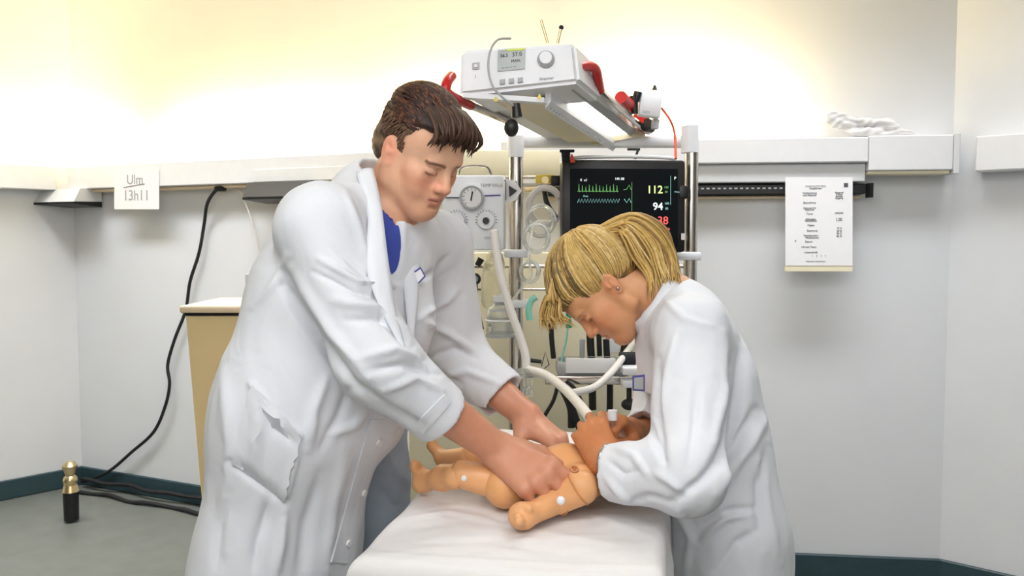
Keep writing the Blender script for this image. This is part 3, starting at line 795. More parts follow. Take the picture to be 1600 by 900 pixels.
# scrubs shirt
F = Field(axis(-.75, .05, .008, []), axis(1.30, 2.05, .008, []), axis(.85, 1.56, .008, []))
F.cone(m_rs+[.03, .06, -.02], m_ls+[-.05, -.12, -.02], .055, .050, .04)
F.cone(P(560, 405, 1.62), mc, .125, .13, .05, n=fh, f=.8); F.cone(P(604, 372, 1.655), P(594, 480, 1.63), .066, .066, .04); F.cone(mc, mp, .13, .13, .05, n=fh, f=.75)
F.cone(nb+[0, 0, -.01], P(570, 400, 1.62), .066, .10, .03)
F.cone(nb+[0, 0, -.03], W(-.02, 0, -.04)+[0, 0, .05], .064, .064, 0, mode='cut')
vtip = P(622, 396, 1.52); F.cone(m_neck+[.05, -.05, .04], vtip, .045, .004, 0, mode='cut')
V, Q = F.mesh(); Q = orient(V, Q); V = relax(V, Q, 2)
mesh_obj('scrub_shirt', V, Q, M_scrub, man); del F

# lab coat
fb = np.array([math.cos(math.radians(28)), -math.sin(math.radians(28)), 0]); rb = np.array([-fb[1]*-1, -fb[0], 0])
rb = np.array([-math.sin(math.radians(28)), -math.cos(math.radians(28)), 0])    # his right, towards the lens
F = Field(axis(-.85, .12, .0046, []), axis(1.12, 2.15, .0052, []), axis(.42, 1.62, .0046, []))
F.cone(P(438, 1150, 1.58), P(434, 880, 1.58), .19, .172, .06, n=fb, f=.72)
F.cone(P(434, 880, 1.58), P(474, 640, 1.58), .172, .178, .06, n=fb, f=.76)
F.cone(P(474, 640, 1.58), P(522, 470, 1.60), .178, .165, .06, n=fb, f=.78)
F.cone(P(522, 470, 1.60), P(552, 405, 1.61), .165, .130, .05, n=fb, f=.80)
F.cone(m_rs+[.008, .02, -.005], m_ls+[-.01, -.0, .0], .068, .066, .04)
F.cone(P(470, 372, 1.58), P(424, 540, 1.60), .045, .06, .05)
F.cone(P(588, 322, 1.62), P(505, 352, 1.48), .068, .070, .04); F.cone(P(592, 322, 1.64), P(672, 388, 1.80), .066, .064, .04)
F.cone(P(580, 312, 1.64), P(552, 400, 1.64), .080, .125, .04)
F.cone(P(606, 372, 1.665), P(600, 500, 1.64), .084, .094, .04); F.cone(P(600, 500, 1.64), P(560, 640, 1.60), .094, .10, .04)
for sh, el, wr, cu, cr_ in ((m_rs, m_re, m_rw, P(693, 650, 1.46), .057), (m_ls, m_le, m_lw, P(786, 620, 1.80), .058)):
    F.cone(sh, el, .072, .066, .03); F.cone(el, cu, .066, cr_, .03)
cav = lambda a, b, r0, r1, **k: F.cone(a, b, r0, r1, 0, mode='cut', **k)
# sleeve ends: open cuffs
for el, cu, r in ((m_re, P(693, 650, 1.46), .057), (m_le, P(786, 620, 1.80), .058)):
    d = nrm(cu-el); F.half(cu+d*.0, d, 0, lo=cu-.10, hi=cu+.10)
    F.cone(cu-d*.10, cu+d*.05, r-.010, r-.008, 0, mode='cut')
# hollow the skirt and open the front edge
F.cone(P(438, 1250, 1.58), P(434, 880, 1.58), .185, .158, 0, n=fb, f=.69, mode='cut')
F.cone(P(434, 880, 1.58), P(500, 640, 1.60), .158, .130, 0, n=fb, f=.70, mode='cut')
op = P(640, 640, 1.60)
F.box(P(650, 860, 1.74), (.16, .13, .30), np.stack([fb, rb, zz], 1), mode='cut')
# neck opening and the V showing the shirt
F.cone(nb+[0, 0, -.015], W(-.02, 0, -.04)+[0, 0, .06], .060, .078, .008, mode='cut')
v0, v1 = P(612, 325, 1.53), P(627, 500, 1.53)
F.cone(v0, v1, .035, .003, .004, mode='cut'); F.cone(v0+fb*.04, v1+fb*.03, .040, .012, .004, mode='cut')
F.cone(v0+np.array([.01, .02, .03]), W(.02, 0, -.10), .045, .055, .01, mode='cut')
F.half([0, 0, .50], [0, 0, -1])
V, Q = F.mesh(); Q = orient(V, Q); V = relax(V, Q, 2); N = normals(V, Q)
strokes = [
    ([(442, 445), (475, 500), (520, 560), (560, 610)], 7, -.012), ([(560, 605), (610, 640), (660, 668)], 8, -.010),
    ([(455, 420), (520, 520), (575, 590)], 8, .008),
    ([(500, 405), (560, 440), (625, 448)], 5, .007), ([(490, 425), (555, 458), (600, 462)], 4, -.006), ([(520, 385), (570, 425), (610, 432)], 4, -.005),
    ([(525, 470), (590, 480), (640, 520)], 8, .008), ([(540, 500), (600, 500), (645, 540)], 6, -.007),
    ([(560, 560), (620, 545), (655, 560)], 7, .007), ([(575, 580), (630, 570), (670, 585)], 6, -.007), ([(600, 610), (650, 590), (690, 610)], 5, .005),
    ([(392, 600), (405, 655), (400, 720)], 6, .008), ([(392, 600), (430, 650), (468, 678)], 5, .008), ([(395, 612), (425, 668), (462, 690)], 5, -.006),
    ([(362, 720), (400, 750), (445, 782)], 6, -.010), ([(468, 678), (455, 740), (445, 782)], 5, .006),
    ([(510, 590), (490, 640), (480, 700)], 7, .007), ([(545, 600), (530, 650), (500, 700)], 7, -.006), ([(575, 640), (550, 665), (515, 680)], 6, .006),
    ([(445, 800), (440, 850), (430, 900)], 8, .008), ([(420, 780), (400, 850), (395, 900)], 9, -.007), ([(345, 560), (360, 700), (350, 860)], 10, .006),
    ([(500, 740), (480, 820), (470, 900)], 10, -.007), ([(540, 700), (520, 800), (510, 890)], 9, .006), ([(360, 770), (345, 840), (335, 900)], 7, -.006),
    ([(600, 350), (600, 420), (600, 500)], 4, -.005), ([(575, 330), (585, 420), (598, 520)], 3, -.003),
    ([(645, 440), (680, 425), (700, 400)], 4, -.006), ([(650, 500), (700, 470), (712, 455)], 5, .006), ([(665, 560), (710, 545), (745, 560)], 5, -.007),
    ([(660, 500), (700, 520), (735, 545)], 6, .007), ([(690, 590), (730, 580), (780, 600)], 5, .005), ([(650, 540), (680, 580), (720, 600)], 5, -.006),
    ([(540, 300), (560, 350), (575, 400)], 5, .004), ([(395, 480), (430, 440), (450, 400)], 6, .005),
]
V = creases(V, N, strokes); N = normals(V, Q)
V = V+N*(.0020*wob(V*np.array([1, 1, .35]), 9, 21)+.0006*wob(V*np.array([1, 1, .5]), 24, 22))[:, None]
coat = mesh_obj('lab_coat', V, Q, M_cloth, man); del F
from mathutils.bvhtree import BVHTree
bvh = BVHTree.FromPolygons([tuple(v) for v in V], Q.tolist())
def patch(name, corners, nu, nv, lift, m, parent):
    """a piece of cloth sewn on the coat: follows its surface, a few mm proud"""
    c = [np.array(k, float) for k in corners]; top, dirs = [], []
    for i in range(nu+1):
        for j in range(nv+1):
            u, v = i/nu, j/nv; q = (c[0]*(1-u)+c[1]*u)*(1-v)+(c[3]*(1-u)+c[2]*u)*v
            r = Vector(ray(*q)).normalized(); h = bvh.ray_cast(Vector((0, 0, CAMZ)), r); top.append(np.array(h[0] if h[0] else (np.nan,)*3)); dirs.append(np.array(h[1] if h[0] else -r))
    top = np.array(top); dirs = np.array(dirs)
    if np.isnan(top).any(): return None
    dirs *= np.sign((dirs*(np.array([0, 0, CAMZ])-top)).sum(1))[:, None]; n2 = nv+1
    T = top+dirs*lift; B_ = top-dirs*.004; F_ = []; o = len(top)
    for i in range(nu):
        for j in range(nv):
            a = i*n2+j; F_.append((a, a+n2, a+n2+1, a+1)); F_.append((o+a, o+a+1, o+a+n2+1, o+a+n2))
    rim = [i*n2 for i in range(nu+1)]+[nu*n2+j for j in range(1, n2)]+[i*n2+nv for i in range(nu-1, -1, -1)]+[j for j in range(nv-1, 0, -1)]
    for a, b_ in zip(rim, rim[1:]+rim[:1]): F_.append((a, b_, o+b_, o+a))
    ob = mesh_obj(name, np.concatenate([T, B_]), F_, m, parent); bm = bmesh.new(); bm.from_mesh(ob.data); bmesh.ops.recalc_face_normals(bm, faces=bm.faces); bm.to_mesh(ob.data); bm.free(); ob.data.set_sharp_from_angle(angle=math.radians(50)); return ob
patch('pocket', [(394, 604), (470, 682), (444, 784), (362, 724)], 14, 14, .0055, M_cloth, man)
patch('placket', [(578, 655), (600, 655), (541, 880), (516, 878)], 5, 26, .003, M_cloth, man)
patch('cuff_hem', [(648, 662), (694, 616), (705, 628), (662, 676)], 10, 3, .0025, M_cloth, man)
for px, py in ((590, 690), (566, 770), (542, 848)):
    h = bvh.ray_cast(Vector((0, 0, CAMZ)), Vector(ray(px, py)).normalized())
    if h[0]: MB().cyl(h[0]+h[1]*.001, h[0]+h[1]*(.007 if h[1].y < 0 else -.007), .0065, seg=16).out('button', M_paper, man)

# lapels, pocket, cuffs, buttons, badge, pen as separate cloth pieces
def strip(name, L, R, m, parent, th=.004, n=10, off=0):
    """a band of cloth between two 3-D polylines"""
    L = spline(L, n); R = spline(R, n); k = 5; V = []; 
    nr = []
    for i, (a, b) in enumerate(zip(L, R)):
        t = (L[min(i+1, len(L)-1)]-L[max(i-1, 0)]); w_ = b-a; nn = nrm(np.cross(t, w_)); 
        if nn[1] > 0: nn = -nn
        for j in range(k):
            s = j/(k-1); V.append(a+w_*s+nn*(off+.004*math.sin(s*PI)))
        nr.append(nn)
    nL = len(L); top = np.array(V); bot = top-np.repeat(np.array(nr), k, axis=0)*th
    F_ = []
    for i in range(nL-1):
        for j in range(k-1):
            a = i*k+j; F_.append((a, a+1, a+k+1, a+k)); o = nL*k; F_.append((o+a, o+a+k, o+a+k+1, o+a+1))
    o = nL*k
    for i in range(nL-1):
        a = i*k; F_.append((a, a+k, o+a+k, o+a)); a = i*k+k-1; F_.append((a, o+a, o+a+k, a+k))
    for j in range(k-1):
        F_.append((j, o+j, o+j+1, j+1)); a = (nL-1)*k+j; F_.append((a, a+1, o+a+1, o+a))
    return mesh_obj(name, np.concatenate([top, bot]), F_, m, parent)
strip('lapel', [P(583, 262, 1.545), P(596, 320, 1.49), P(606, 400, 1.425), P(618, 480, 1.39), P(634, 545, 1.37)],
      [P(556, 268, 1.53), P(574, 330, 1.475), P(572, 410, 1.405), P(590, 470, 1.375), P(628, 546, 1.365)], M_cloth, man)
strip('lapel', [P(629, 345, 1.60), P(628, 400, 1.57), P(634, 470, 1.54), P(641, 545, 1.50)],
      [P(648, 342, 1.63), P(656, 400, 1.60), P(655, 450, 1.57), P(645, 545, 1.51)], M_cloth, man)
cax = nrm(W_m(-.02, 0, -.04)-nb); cbk = nrm(-fh-cax*(-fh@cax)); csd = np.cross(cax, cbk); cc0 = nb+np.array([.0, .0, .018]); lo_, hi_ = [], []
for t in np.linspace(-1.9, 1.9, 14):
    d = cbk*math.cos(t)+csd*math.sin(t); lo_.append(cc0+d*.074-cax*.022); hi_.append(cc0+d*.063+cax*.020)
strip('collar', lo_, hi_, M_cloth, man, n=3)
# badge
b = MB(); q = [P(645, 425, 1.575), P(657, 417, 1.575), P(665, 432, 1.575), P(652, 446, 1.575)]
bn = np.array([.25, -1, .1])*.006; b.hexa([p for p in q]+[p+bn*.5 for p in q]); badge = b.out('name_badge', M_blue, man)
q2 = [sum(q)/4+(p-sum(q)/4)*.72+bn*.5 for p in q]; b = MB(); b.hexa(q2+[p+bn*.25 for p in q2]); keep_world(b.out('badge_card', M_paper), badge)
bt = MB()
for px, py, Y in ((570, 443, 1.33),):
    bt.cyl(P(px, py, Y+.01), P(px, py, Y-.001), .004, seg=12)
bt.out('button', M_grey, man)
# trousers and shoes
F = Field(axis(-.75, .02, .009, []), axis(1.35, 1.98, .009, []), axis(.06, 1.10, .009, []))
for hp, kn, an in ((P(578, 660, 1.74), P(588, 905, 1.80), np.array([-.30, 1.84, .08])), (P(446, 720, 1.54), P(440, 1000, 1.54), np.array([-.46, 1.54, .08]))):
    F.cone(hp, kn, .080, .075, .03); F.cone(kn, an, .075, .060, .03)
F.cone(P(490, 680, 1.60), P(495, 710, 1.60), .10, .10, .05); F.half([0, 0, .10], [0, 0, -1])
V, Q = F.mesh(); Q = orient(V, Q); V = relax(V, Q, 2); N = normals(V, Q)
V = creases(V, N, [([(600, 700), (620, 740), (640, 760)], 5, .005), ([(590, 760), (615, 790), (635, 790)], 5, -.005), ([(625, 640), (628, 700), (618, 780)], 5, .004)])
V = V+N*(.003*wob(V, 12, 31))[:, None]
mesh_obj('trousers', V, Q, M_trouser, man); del F
b = MB()
b.cyl(P(604, 640, 1.64), P(560, 668, 1.60), .012, .014); b.out('coat_shade_bar', M_dark, man)  # dark bar standing in for the shade inside the coat opening
for ax_, ay_ in ((-.30, 1.84), (-.46, 1.54)):
    F = Field(axis(ax_-.14, ax_+.26, .006, []), axis(ay_-.10, ay_+.10, .006, []), axis(-.01, .14, .006, []))
    F.cone([ax_-.03, ay_, .045], [ax_+.16, ay_-.02, .035], .042, .045, .02, n=(0, 0, 1), f=.8); F.cone([ax_, ay_, .10], [ax_, ay_, .04], .045, .045, .03); F.half([0, 0, .0], [0, 0, -1])
    V, Q = F.mesh(); mesh_obj('shoe', V, orient(V, Q), M_white, man)

# ================================================================ THE WOMAN
wom = thing('person', 'blonde woman in white coat with ponytail bending over manikin, right of table', 'person', (.46, 1.62, 0))
fw = np.array([-.47, -.08, -.88]); uw = np.array([-.88, .05, .47])
HW = Head(P(941, 450, 1.75), fw, uw, .87); W = HW.W
w_neck = P(1050, 470, 1.74); w_ls = P(1078, 520, 1.62); w_rs = P(1050, 530, 1.90)
w_le = P(1072, 742, 1.38); w_lw = P(944, 722, 1.465)
w_re = P(1020, 690, 1.86); w_rw = P(984, 672, 1.70)
F = Field(axis(.08, .72, .010, [(.12, .37, .0026)]), axis(1.35, 2.05, .010, [(1.54, 1.85, .0026)]),
          axis(.70, 1.50, .010, [(.92, 1.12, .0026), (1.16, 1.47, .0026)]))
sculpt_head(F, HW, female=True)
F.cone(W(-.03, 0, -.045), w_neck+[.01, 0, 0], .046, .048, .015); F.cone(w_neck, P(1100, 570, 1.76), .050, .075, .03)
F.cone(w_ls, w_rs, .045, .045, .03); F.cone(P(1100, 590, 1.76), P(1120, 760, 1.70), .085, .085, .04, n=(1, 0, 0), f=.8)
F.cone(P(1120, 760, 1.70), P(1140, 860, 1.70), .09, .09, .04, n=(1, 0, 0), f=.8)
for sh, el, wr in ((w_ls, w_le, w_lw), (w_rs, w_re, w_rw)):
    F.cone(sh, el, .046, .038, .02); m_ = el+(wr-el)*.35
    F.cone(el, m_, .038, .038, .02); F.cone(m_, wr, .038, .024, .02); F.ell(wr, (.026, .025, .025), None, .012)
# left hand held upright beside the manikin's face, right hand closed round the tube
sculpt_hand(F, w_lw, P(924, 672, 1.52)-w_lw, (-.10, -1, .25), -1, [(40, 70, 40), (40, 72, 40), (44, 72, 40), (46, 70, 40)],
            [(.015, .020, -.012), (.045, .036, -.030), (.07, .030, -.045), (.09, .02, -.055)], s=.90, fr=1.05)
wr_c = P(957, 650, 1.63)
sculpt_hand(F, w_rw, P(950, 650, 1.63)-w_rw, (.30, .35, .88), 1, [(50, 70, 40), (56, 74, 44), (60, 76, 44), (64, 74, 44)],
            [(.015, .022, -.014), (.042, .040, -.030), (.066, .034, -.042), (.084, .018, -.046)], s=.88, fr=1.08)
V, Q = F.mesh(); Q = orient(V, Q); V = relax(V, Q, 1, .4)
sk = np.array((.66, .33, .165)); c = np.tile(sk, (len(V), 1)); c *= (1+.08*wob(V, 9, 3)[:, None]*np.array([.4, .8, 1]))
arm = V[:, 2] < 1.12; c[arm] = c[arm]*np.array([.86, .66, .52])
hd = (~arm) & (np.linalg.norm(V-HW.o, axis=1) < .19)
c[hd] = head_colors(V[hd], HW, sk, (.20, .10, .04), (.55, .14, .10), (.72, .25, .13), .6, col=c[hd])
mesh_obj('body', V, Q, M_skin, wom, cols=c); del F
b = MB(); b.sph(W(-.010, .0835, -.026), .0038, u=12, v=8); b.out('earring', M_strap, wom)
# hair cap
F = Field(axis(.05, .45, .003, []), axis(1.55, 1.95, .003, []), axis(1.15, 1.52, .003, []))
s_ = HW.s
cx0 = np.array([-.020, 0, .049]); rx0 = np.array([.103, .081, .093])
F.ell(W(*cx0), rx0*s_, HW.R, 0); F.ell(W(.035, 0, .070), np.array([.062, .069, .047])*s_, HW.R, .02)
F.ell(W(-.060, 0, -.002), np.array([.060, .062, .062])*s_, HW.R, .02)
F.half(W(.080, 0, .060), HW.R@np.array([.90, 0, -.44]), .01); F.half(W(-.04, 0, -.045), HW.R@np.array([.55, 0, -1.]), .01)
for y in (-1, 1):
    F.ell(W(.060, .075*y, -.020), np.array([.055, .05, .058])*s_, HW.R, .008, 'cut')
    F.ell(W(-.004, .090*y, -.040), np.array([.040, .05, .050])*s_, HW.R, .008, 'cut')
    F.ell(W(-.012, .088*y, -.006), np.array([.022, .03, .028])*s_, HW.R, .004, 'cut')
V, Q = F.mesh(); Q = orient(V, Q); V = relax(V, Q, 2); L = HW.L(V); N = normals(V, Q)
V = V-N*.003
cc = np.tile(np.array((.30, .17, .055)), (len(V), 1))*(1+.4*wob(L*np.array([.3, 1, .4]), 60, 8))[:, None].clip(.4, 1.6)
mesh_obj('hair', V, Q, M_hair, wom, cols=cc); del F
tie = np.array([-.078, .0, .108])     # where the ponytail is tied (head coordinates)
rg = np.random.default_rng(11); paths, rad, cols = [], [], []
def haircol(t=.0):
    r = rg.random()
    a = np.array((.62, .41, .13)); d = np.array((.30, .16, .05)); l = np.array((.78, .60, .30))
    k_ = rg.random(); return (a if r < .5 else a*k_+d*(1-k_) if r < .78 else a*k_+l*(1-k_))*rg.uniform(.85, 1.12)
def on_shell(p, lift=1.03):
    e = (p-cx0)/rx0; e = e/np.linalg.norm(e)
    q = cx0+e*rx0*lift
    fo = np.array([.035, 0, .070]); e2 = (q-fo)/np.array([.062, .069, .047]); 
    if np.linalg.norm(e2) < lift: q = fo+e2/np.linalg.norm(e2)*np.array([.062, .069, .047])*lift
    bo = np.array([-.060, 0, -.002]); e3 = (q-bo)/np.array([.060, .062, .062])
    if np.linalg.norm(e3) < lift: q = bo+e3/np.linalg.norm(e3)*np.array([.060, .062, .062])*lift
    return q
starts = []
for i in range(1700):
    th = rg.uniform(-PI, PI); 
    # ring of roots: hairline round face, ears and nape, plus random roots above
    y = math.sin(th); x = math.cos(th)
    if x > 0: root = np.array([.082*x+.002, .080*y, .066-.062*abs(y)**2.0])
    else: root = np.array([.105*x-.01, .074*y, -.018-.045*abs(x)])
    u_ = rg.random()**1.6*.75; root = root+(tie-root)*u_
    root = root+np.array([rg.uniform(-.006, .010), 0, rg.uniform(-.010, .008)]); root = on_shell(root, 1.0); lf_ = rg.uniform(.02, .11)
    n = 11; pts = []
    for t in np.linspace(0, 1, n):
        lin = root+(tie*np.array([.93, 1, .93])-root)*t; lin[2] += .02*math.sin(t*PI)
        q = on_shell(lin, .995+.015+(lf_-.015)*min(1, math.sin(t*PI)*1.6)+.02*math.sin(t*PI)); 
        if t > .85: q = q*(1-(t-.85)/.15*.6)+tie*((t-.85)/.15*.6)
        pts.append(HW.W(*q))
    dk = .42 if root[0] > .03 and rg.random() < .6 else 1
    paths.append(pts); rad.append(np.interp(np.linspace(0, 1, n), [0, .15, .8, 1], [.0006, .0020, .0022, .0016])); cols.append(haircol()*dk)
locks('hair_strands', paths, rad, cols, M_hair, wom, nrm_dir=lambda p: p-HW.W(*cx0), flat=.6)['kind'] = 'stuff'
# ponytail
paths, rad, cols = [], [], []
tp = HW.W(*tie)
mids_ = [P(985, 338, 1.745), P(1020, 355, 1.745), P(1045, 395, 1.745), P(1052, 440, 1.745)]
for i in range(900):
    ang = rg.uniform(0, 2*PI); rr_ = rg.random()**.5
    o = np.array([math.cos(ang), 0, math.sin(ang)])*rr_; oy = math.sin(ang*3+i)*rr_*.04
    lf = rg.uniform(.75, 1.02); sp = rg.uniform(0, 1)
    k0 = P(966-2*sp, 346+14*sp, 1.745)+np.array([o[0]*.010, oy*.3, o[2]*.010])
    k1 = P(997-22*sp+6*o[0], 334+38*sp, 1.745)+np.array([0, oy, 0])
    k2 = P(1034-46*sp+6*o[0], 356+46*sp, 1.745)+np.array([0, oy*1.2, 0])
    k3 = P(1052-48*sp, 396+34*sp, 1.745)+np.array([0, oy*1.1, 0])
    k4 = P(1060-50*sp+5*o[0], 426+30*sp*lf+26*(rg.random()-.2), 1.72)+np.array([0, oy*.9, 0])
    pts = spline([tp, k0, k1, k2, k3, k4], 5); m_n = len(pts)
    paths.append(pts); rad.append(np.interp(np.linspace(0, 1, m_n), [0, .2, .8, 1], [.0016, .0026, .0024, .0004])); cols.append(haircol()*1.08)
locks('ponytail', paths, rad, cols, M_hair, wom)['kind'] = 'stuff'
b = MB(); b.torus(HW.W(*(tie*np.array([1.0, 1, 1.0]))), .014, .006, axis=P(990, 340, 1.745)-tp); b.out('hair_tie', M_dark, wom)
# loose strands in front of the forehead
paths, rad, cols = [], [], []
for i in range(150):
    a = rg.random(); y = rg.uniform(-.055, .065); c_ = rg.random()
    k = [HW.W(.040, y*1.1, .120), HW.W(.080+.014*a, y*1.1, .104-.02*c_), P(851+26*c_, 462+10*a, 1.72)+[0, y*.45, 0], P(843+36*c_, 488+10*a, 1.71)+[0, y*.4, 0], P(848+48*c_+rg.uniform(-8, 8), 496+26*rg.random()*(1-.3*c_), 1.71)+[0, y*.4, 0]]
    pts = spline(k, 5); paths.append(pts); rad.append(np.interp(np.linspace(0, 1, len(pts)), [0, .3, .8, 1], [.001, .0018, .0012, .0002])); cols.append(haircol()*1.1)
locks('fringe', paths, rad, cols, M_hair, wom)['kind'] = 'stuff'

# coat
F = Field(axis(.10, .85, .0046, []), axis(1.20, 2.15, .0052, []), axis(.42, 1.45, .0046, []))
nx = np.array([1, .0, 0])
F.cone(P(1054, 478, 1.74), P(1072, 540, 1.74), .064, .092, .04)
F.cone(P(1074, 530, 1.74), P(1092, 600, 1.73), .104, .122, .05, n=nx, f=.85)
F.cone(P(1092, 600, 1.73), P(1112, 700, 1.72), .138, .140, .05, n=nx, f=.80)
F.cone(P(1112, 700, 1.72), P(1134, 830, 1.71), .140, .155, .05, n=nx, f=.76)
F.cone(P(1134, 830, 1.71), P(1146, 1150, 1.70), .155, .18, .05, n=nx, f=.76)
F.cone(w_ls, w_rs, .070, .066, .05)
w_cu = P(951, 738, 1.455); w_cr = P(1000, 672, 1.75)
F.cone(w_ls, w_le, .068, .064, .035); F.cone(w_le, w_cu, .064, .050, .03)
F.cone(w_rs, w_re, .070, .058, .03); F.cone(w_re, w_cr, .058, .045, .03)
for el, cu, r in ((w_le, w_cu, .050), (w_re, w_cr, .045)):
    d = nrm(cu-el); F.half(cu, d, 0, lo=cu-.085, hi=cu+.085); F.cone(cu-d*.08, cu+d*.05, r-.009, r-.007, 0, mode='cut')
F.cone(P(1050, 466, 1.74), P(1010, 440, 1.74), .050, .060, .008, mode='cut')
F.cone(P(1134, 860, 1.71), P(1146, 1250, 1.70), .143, .17, 0, n=nx, f=.74, mode='cut')
F.half([0, 0, .48], [0, 0, -1])
V, Q = F.mesh(); Q = orient(V, Q); V = relax(V, Q, 2); N = normals(V, Q)
strokes = [
    ([(1160, 530), (1155, 620), (1140, 690), (1105, 740)], 9, -.012), ([(1180, 640), (1150, 700), (1100, 750), (1050, 785)], 7, -.010),
    ([(1060, 520), (1045, 580), (1030, 640)], 7, .006), ([(1130, 520), (1135, 600), (1115, 690)], 7, .007),
    ([(1030, 560), (1025, 650), (1040, 720)], 6, -.007), ([(1000, 640), (1025, 690), (1040, 730)], 5, -.007),
    ([(1025, 740), (1045, 750), (1070, 770)], 6, .007), ([(950, 720), (975, 740), (1000, 735)], 5, -.005), ([(960, 700), (990, 712), (1015, 745)], 5, .005),
    ([(945, 745), (965, 765), (990, 790)], 5, .005), ([(975, 790), (1010, 775), (1045, 785)], 5, -.005), ([(1100, 820), (1140, 800), (1180, 795)], 6, -.008),
    ([(1090, 850), (1130, 810), (1170, 800)], 7, .008), ([(1180, 830), (1150, 850), (1120, 890)], 7, -.007), ([(1200, 700), (1185, 760), (1190, 850)], 8, -.006),
    ([(1205, 640), (1170, 700), (1120, 770)], 8, .006), ([(1060, 800), (1080, 840), (1070, 900)], 7, .006), ([(1040, 470), (1070, 500), (1110, 510)], 5, .004),
    ([(1090, 600), (1085, 670), (1075, 730)], 6, -.005), ([(1185, 720), (1200, 800), (1220, 880)], 7, .006),
]
V = creases(V, N, strokes); N = normals(V, Q)
V = V+N*(.0020*wob(V*np.array([1, 1, .35]), 9, 41)+.0006*wob(V*np.array([1, 1, .5]), 24, 42))[:, None]
mesh_obj('lab_coat', V, Q, M_cloth, wom); del F
# stand-up collar
cl = []; 
for i, t in enumerate(np.linspace(-.75*PI, .75*PI, 14)):
    pass
c0 = P(1023, 474, 1.74); ax1 = nrm(P(985, 436, 1.74)-P(1060, 486, 1.74))
a1 = nrm(np.cross(ax1, [0, 1, 0])); a2 = np.array([0, 1., 0]); lo_, hi_ = [], []
for t in np.linspace(-.97*PI, .97*PI, 26):
    d = a1*math.cos(t)*-1+a2*math.sin(t); lo_.append(c0+d*.074-ax1*.022); hi_.append(c0+d*.065+ax1*.018)
strip('collar', lo_, hi_, M_cloth, wom, n=3)
b = MB(); q = [P(988, 587, 1.60), P(1007, 585, 1.60), P(1007, 611, 1.60), P(988, 610, 1.60)]; off_ = np.array([0, -.004, 0])
b.hexa(q+[p+off_ for p in q]); badge = b.out('name_badge', M_blue, wom); q = [sum(q)/4+(p-sum(q)/4)*.76+off_ for p in q]
b = MB(); b.hexa(q+[p+off_*.4 for p in q]); keep_world(b.out('badge_card', M_grey), badge)
b = MB(); d = nrm(w_le-w_lw); b.torus(w_lw+d*.005, .030, .0045, axis=d, seg=28); b.out('bracelet', M_strap, wom)
F = Field(axis(.25, .70, .009, []), axis(1.5, 1.95, .009, []), axis(.06, .95, .009, []))
for yy in (1.65, 1.79):
    F.cone([.455, yy, .88], [.455, yy, .48], .075, .068, .03); F.cone([.46, yy, .48], [.48, yy, .09], .075, .055, .03)
F.half([0, 0, .09], [0, 0, -1]); V, Q = F.mesh(); mesh_obj('trousers', relax(V, Q, 2), orient(V, Q), M_white, wom); del F
for yy in (1.65, 1.79):
    F = Field(axis(.22, .56, .006, []), axis(yy-.08, yy+.08, .006, []), axis(-.01, .14, .006, []))
    F.cone([.50, yy, .042], [.33, yy-.01, .032], .038, .040, .02, n=(0, 0, 1), f=.8); F.cone([.48, yy, .10], [.48, yy, .04], .042, .042, .03); F.half([0, 0, 0], [0, 0, -1])
    V, Q = F.mesh(); mesh_obj('shoe', V, orient(V, Q), M_white, wom)
# ================================================================ TREATMENT TABLE
TZ = .90
tl0 = PZ(541, 876, TZ)[:2]; tr0 = PZ(1041, 884, TZ)[:2]
td = nrm([245/1300*_cp, 1.0]); tw_ = nrm(tr0-tl0); TD = .93
tn = nrm([-td[1]*-1, -td[0]]) ; tn = np.array([td[1], -td[0]])          # to the right
Wt = float((tr0-tl0)@tn); o0 = tl0
cen = o0+tn*Wt/2+td*TD/2
TX = lambda s, t, z: np.array([*(cen+tn*s+td*t), z])
tab = thing('treatment_table', 'infant treatment table under the white sheet, on a white pedestal', 'table', (*cen, 0), 0)
RT = Matrix(((tn[0], td[0], 0), (tn[1], td[1], 0), (0, 0, 1)))
MB().box(TX(0, 0, TZ-.055), (Wt-.06, TD-.06, .07), rot=RT, bevel=.02).out('mattress', M_whitemat, tab)
MB().box(TX(0, 0, TZ-.115), (Wt-.03, TD-.03, .04), rot=RT, bevel=.01).out('tray', M_white, tab)
MB().box(TX(0, .05, .46), (.26, .36, .66), rot=RT, bevel=.02).out('pedestal', M_whitemat, tab)
MB().box(TX(0, .0, .10), (.44, .75, .05), rot=RT, bevel=.015).out('base', M_grey, tab)
for i, (s, t) in enumerate(((-.2, -.34), (.2, -.34), (-.2, .34), (.2, .34))):
    MB().cyl(TX(s-.012, t, .036), TX(s+.012, t, .036), .036).out('castor', M_black, tab)
# sheet: flat top with soft wrinkles, falling over the edges
n1, n2 = 130, 190; hx, hy, r, fall = Wt/2, TD/2, .022, .16
S = np.linspace(-hx-fall, hx+fall, n1); T = np.linspace(-hy-fall, hy+fall, n2)
V = []
def fold(v, h):
    a = abs(v); s = 1 if v > 0 else -1; e = a-(h-r)
    if e <= 0: return v, 0
    arc = r*PI/2
    if e < arc: th = e/r; return s*(h-r+r*math.sin(th)), r*(1-math.cos(th))
    return s*h, r+(e-arc)
for s in S:
    for t in T:
        x, dx = fold(s, hx); y, dy_ = fold(t, hy); dd = max(dx, dy_)+.25*min(dx, dy_)
        fl = .012*math.sin(t*26)*min(1, max(0, dx-.02)/.06) + .0; fl2 = .010*math.sin(s*30)*min(1, max(0, dy_-.02)/.06)
        V.append(TX(x+(fl if s > 0 else -fl)+ .02*dx*(1 if s > 0 else -1), y+(fl2+.02*dy_)*(1 if t > 0 else -1), TZ-dd))
V = np.array(V); i, j = np.meshgrid(np.arange(n1-1), np.arange(n2-1), indexing='ij'); a = (i*n2+j).ravel()
Q = np.stack([a, a+n2, a+n2+1, a+1], 1); Q = orient(V, Q)
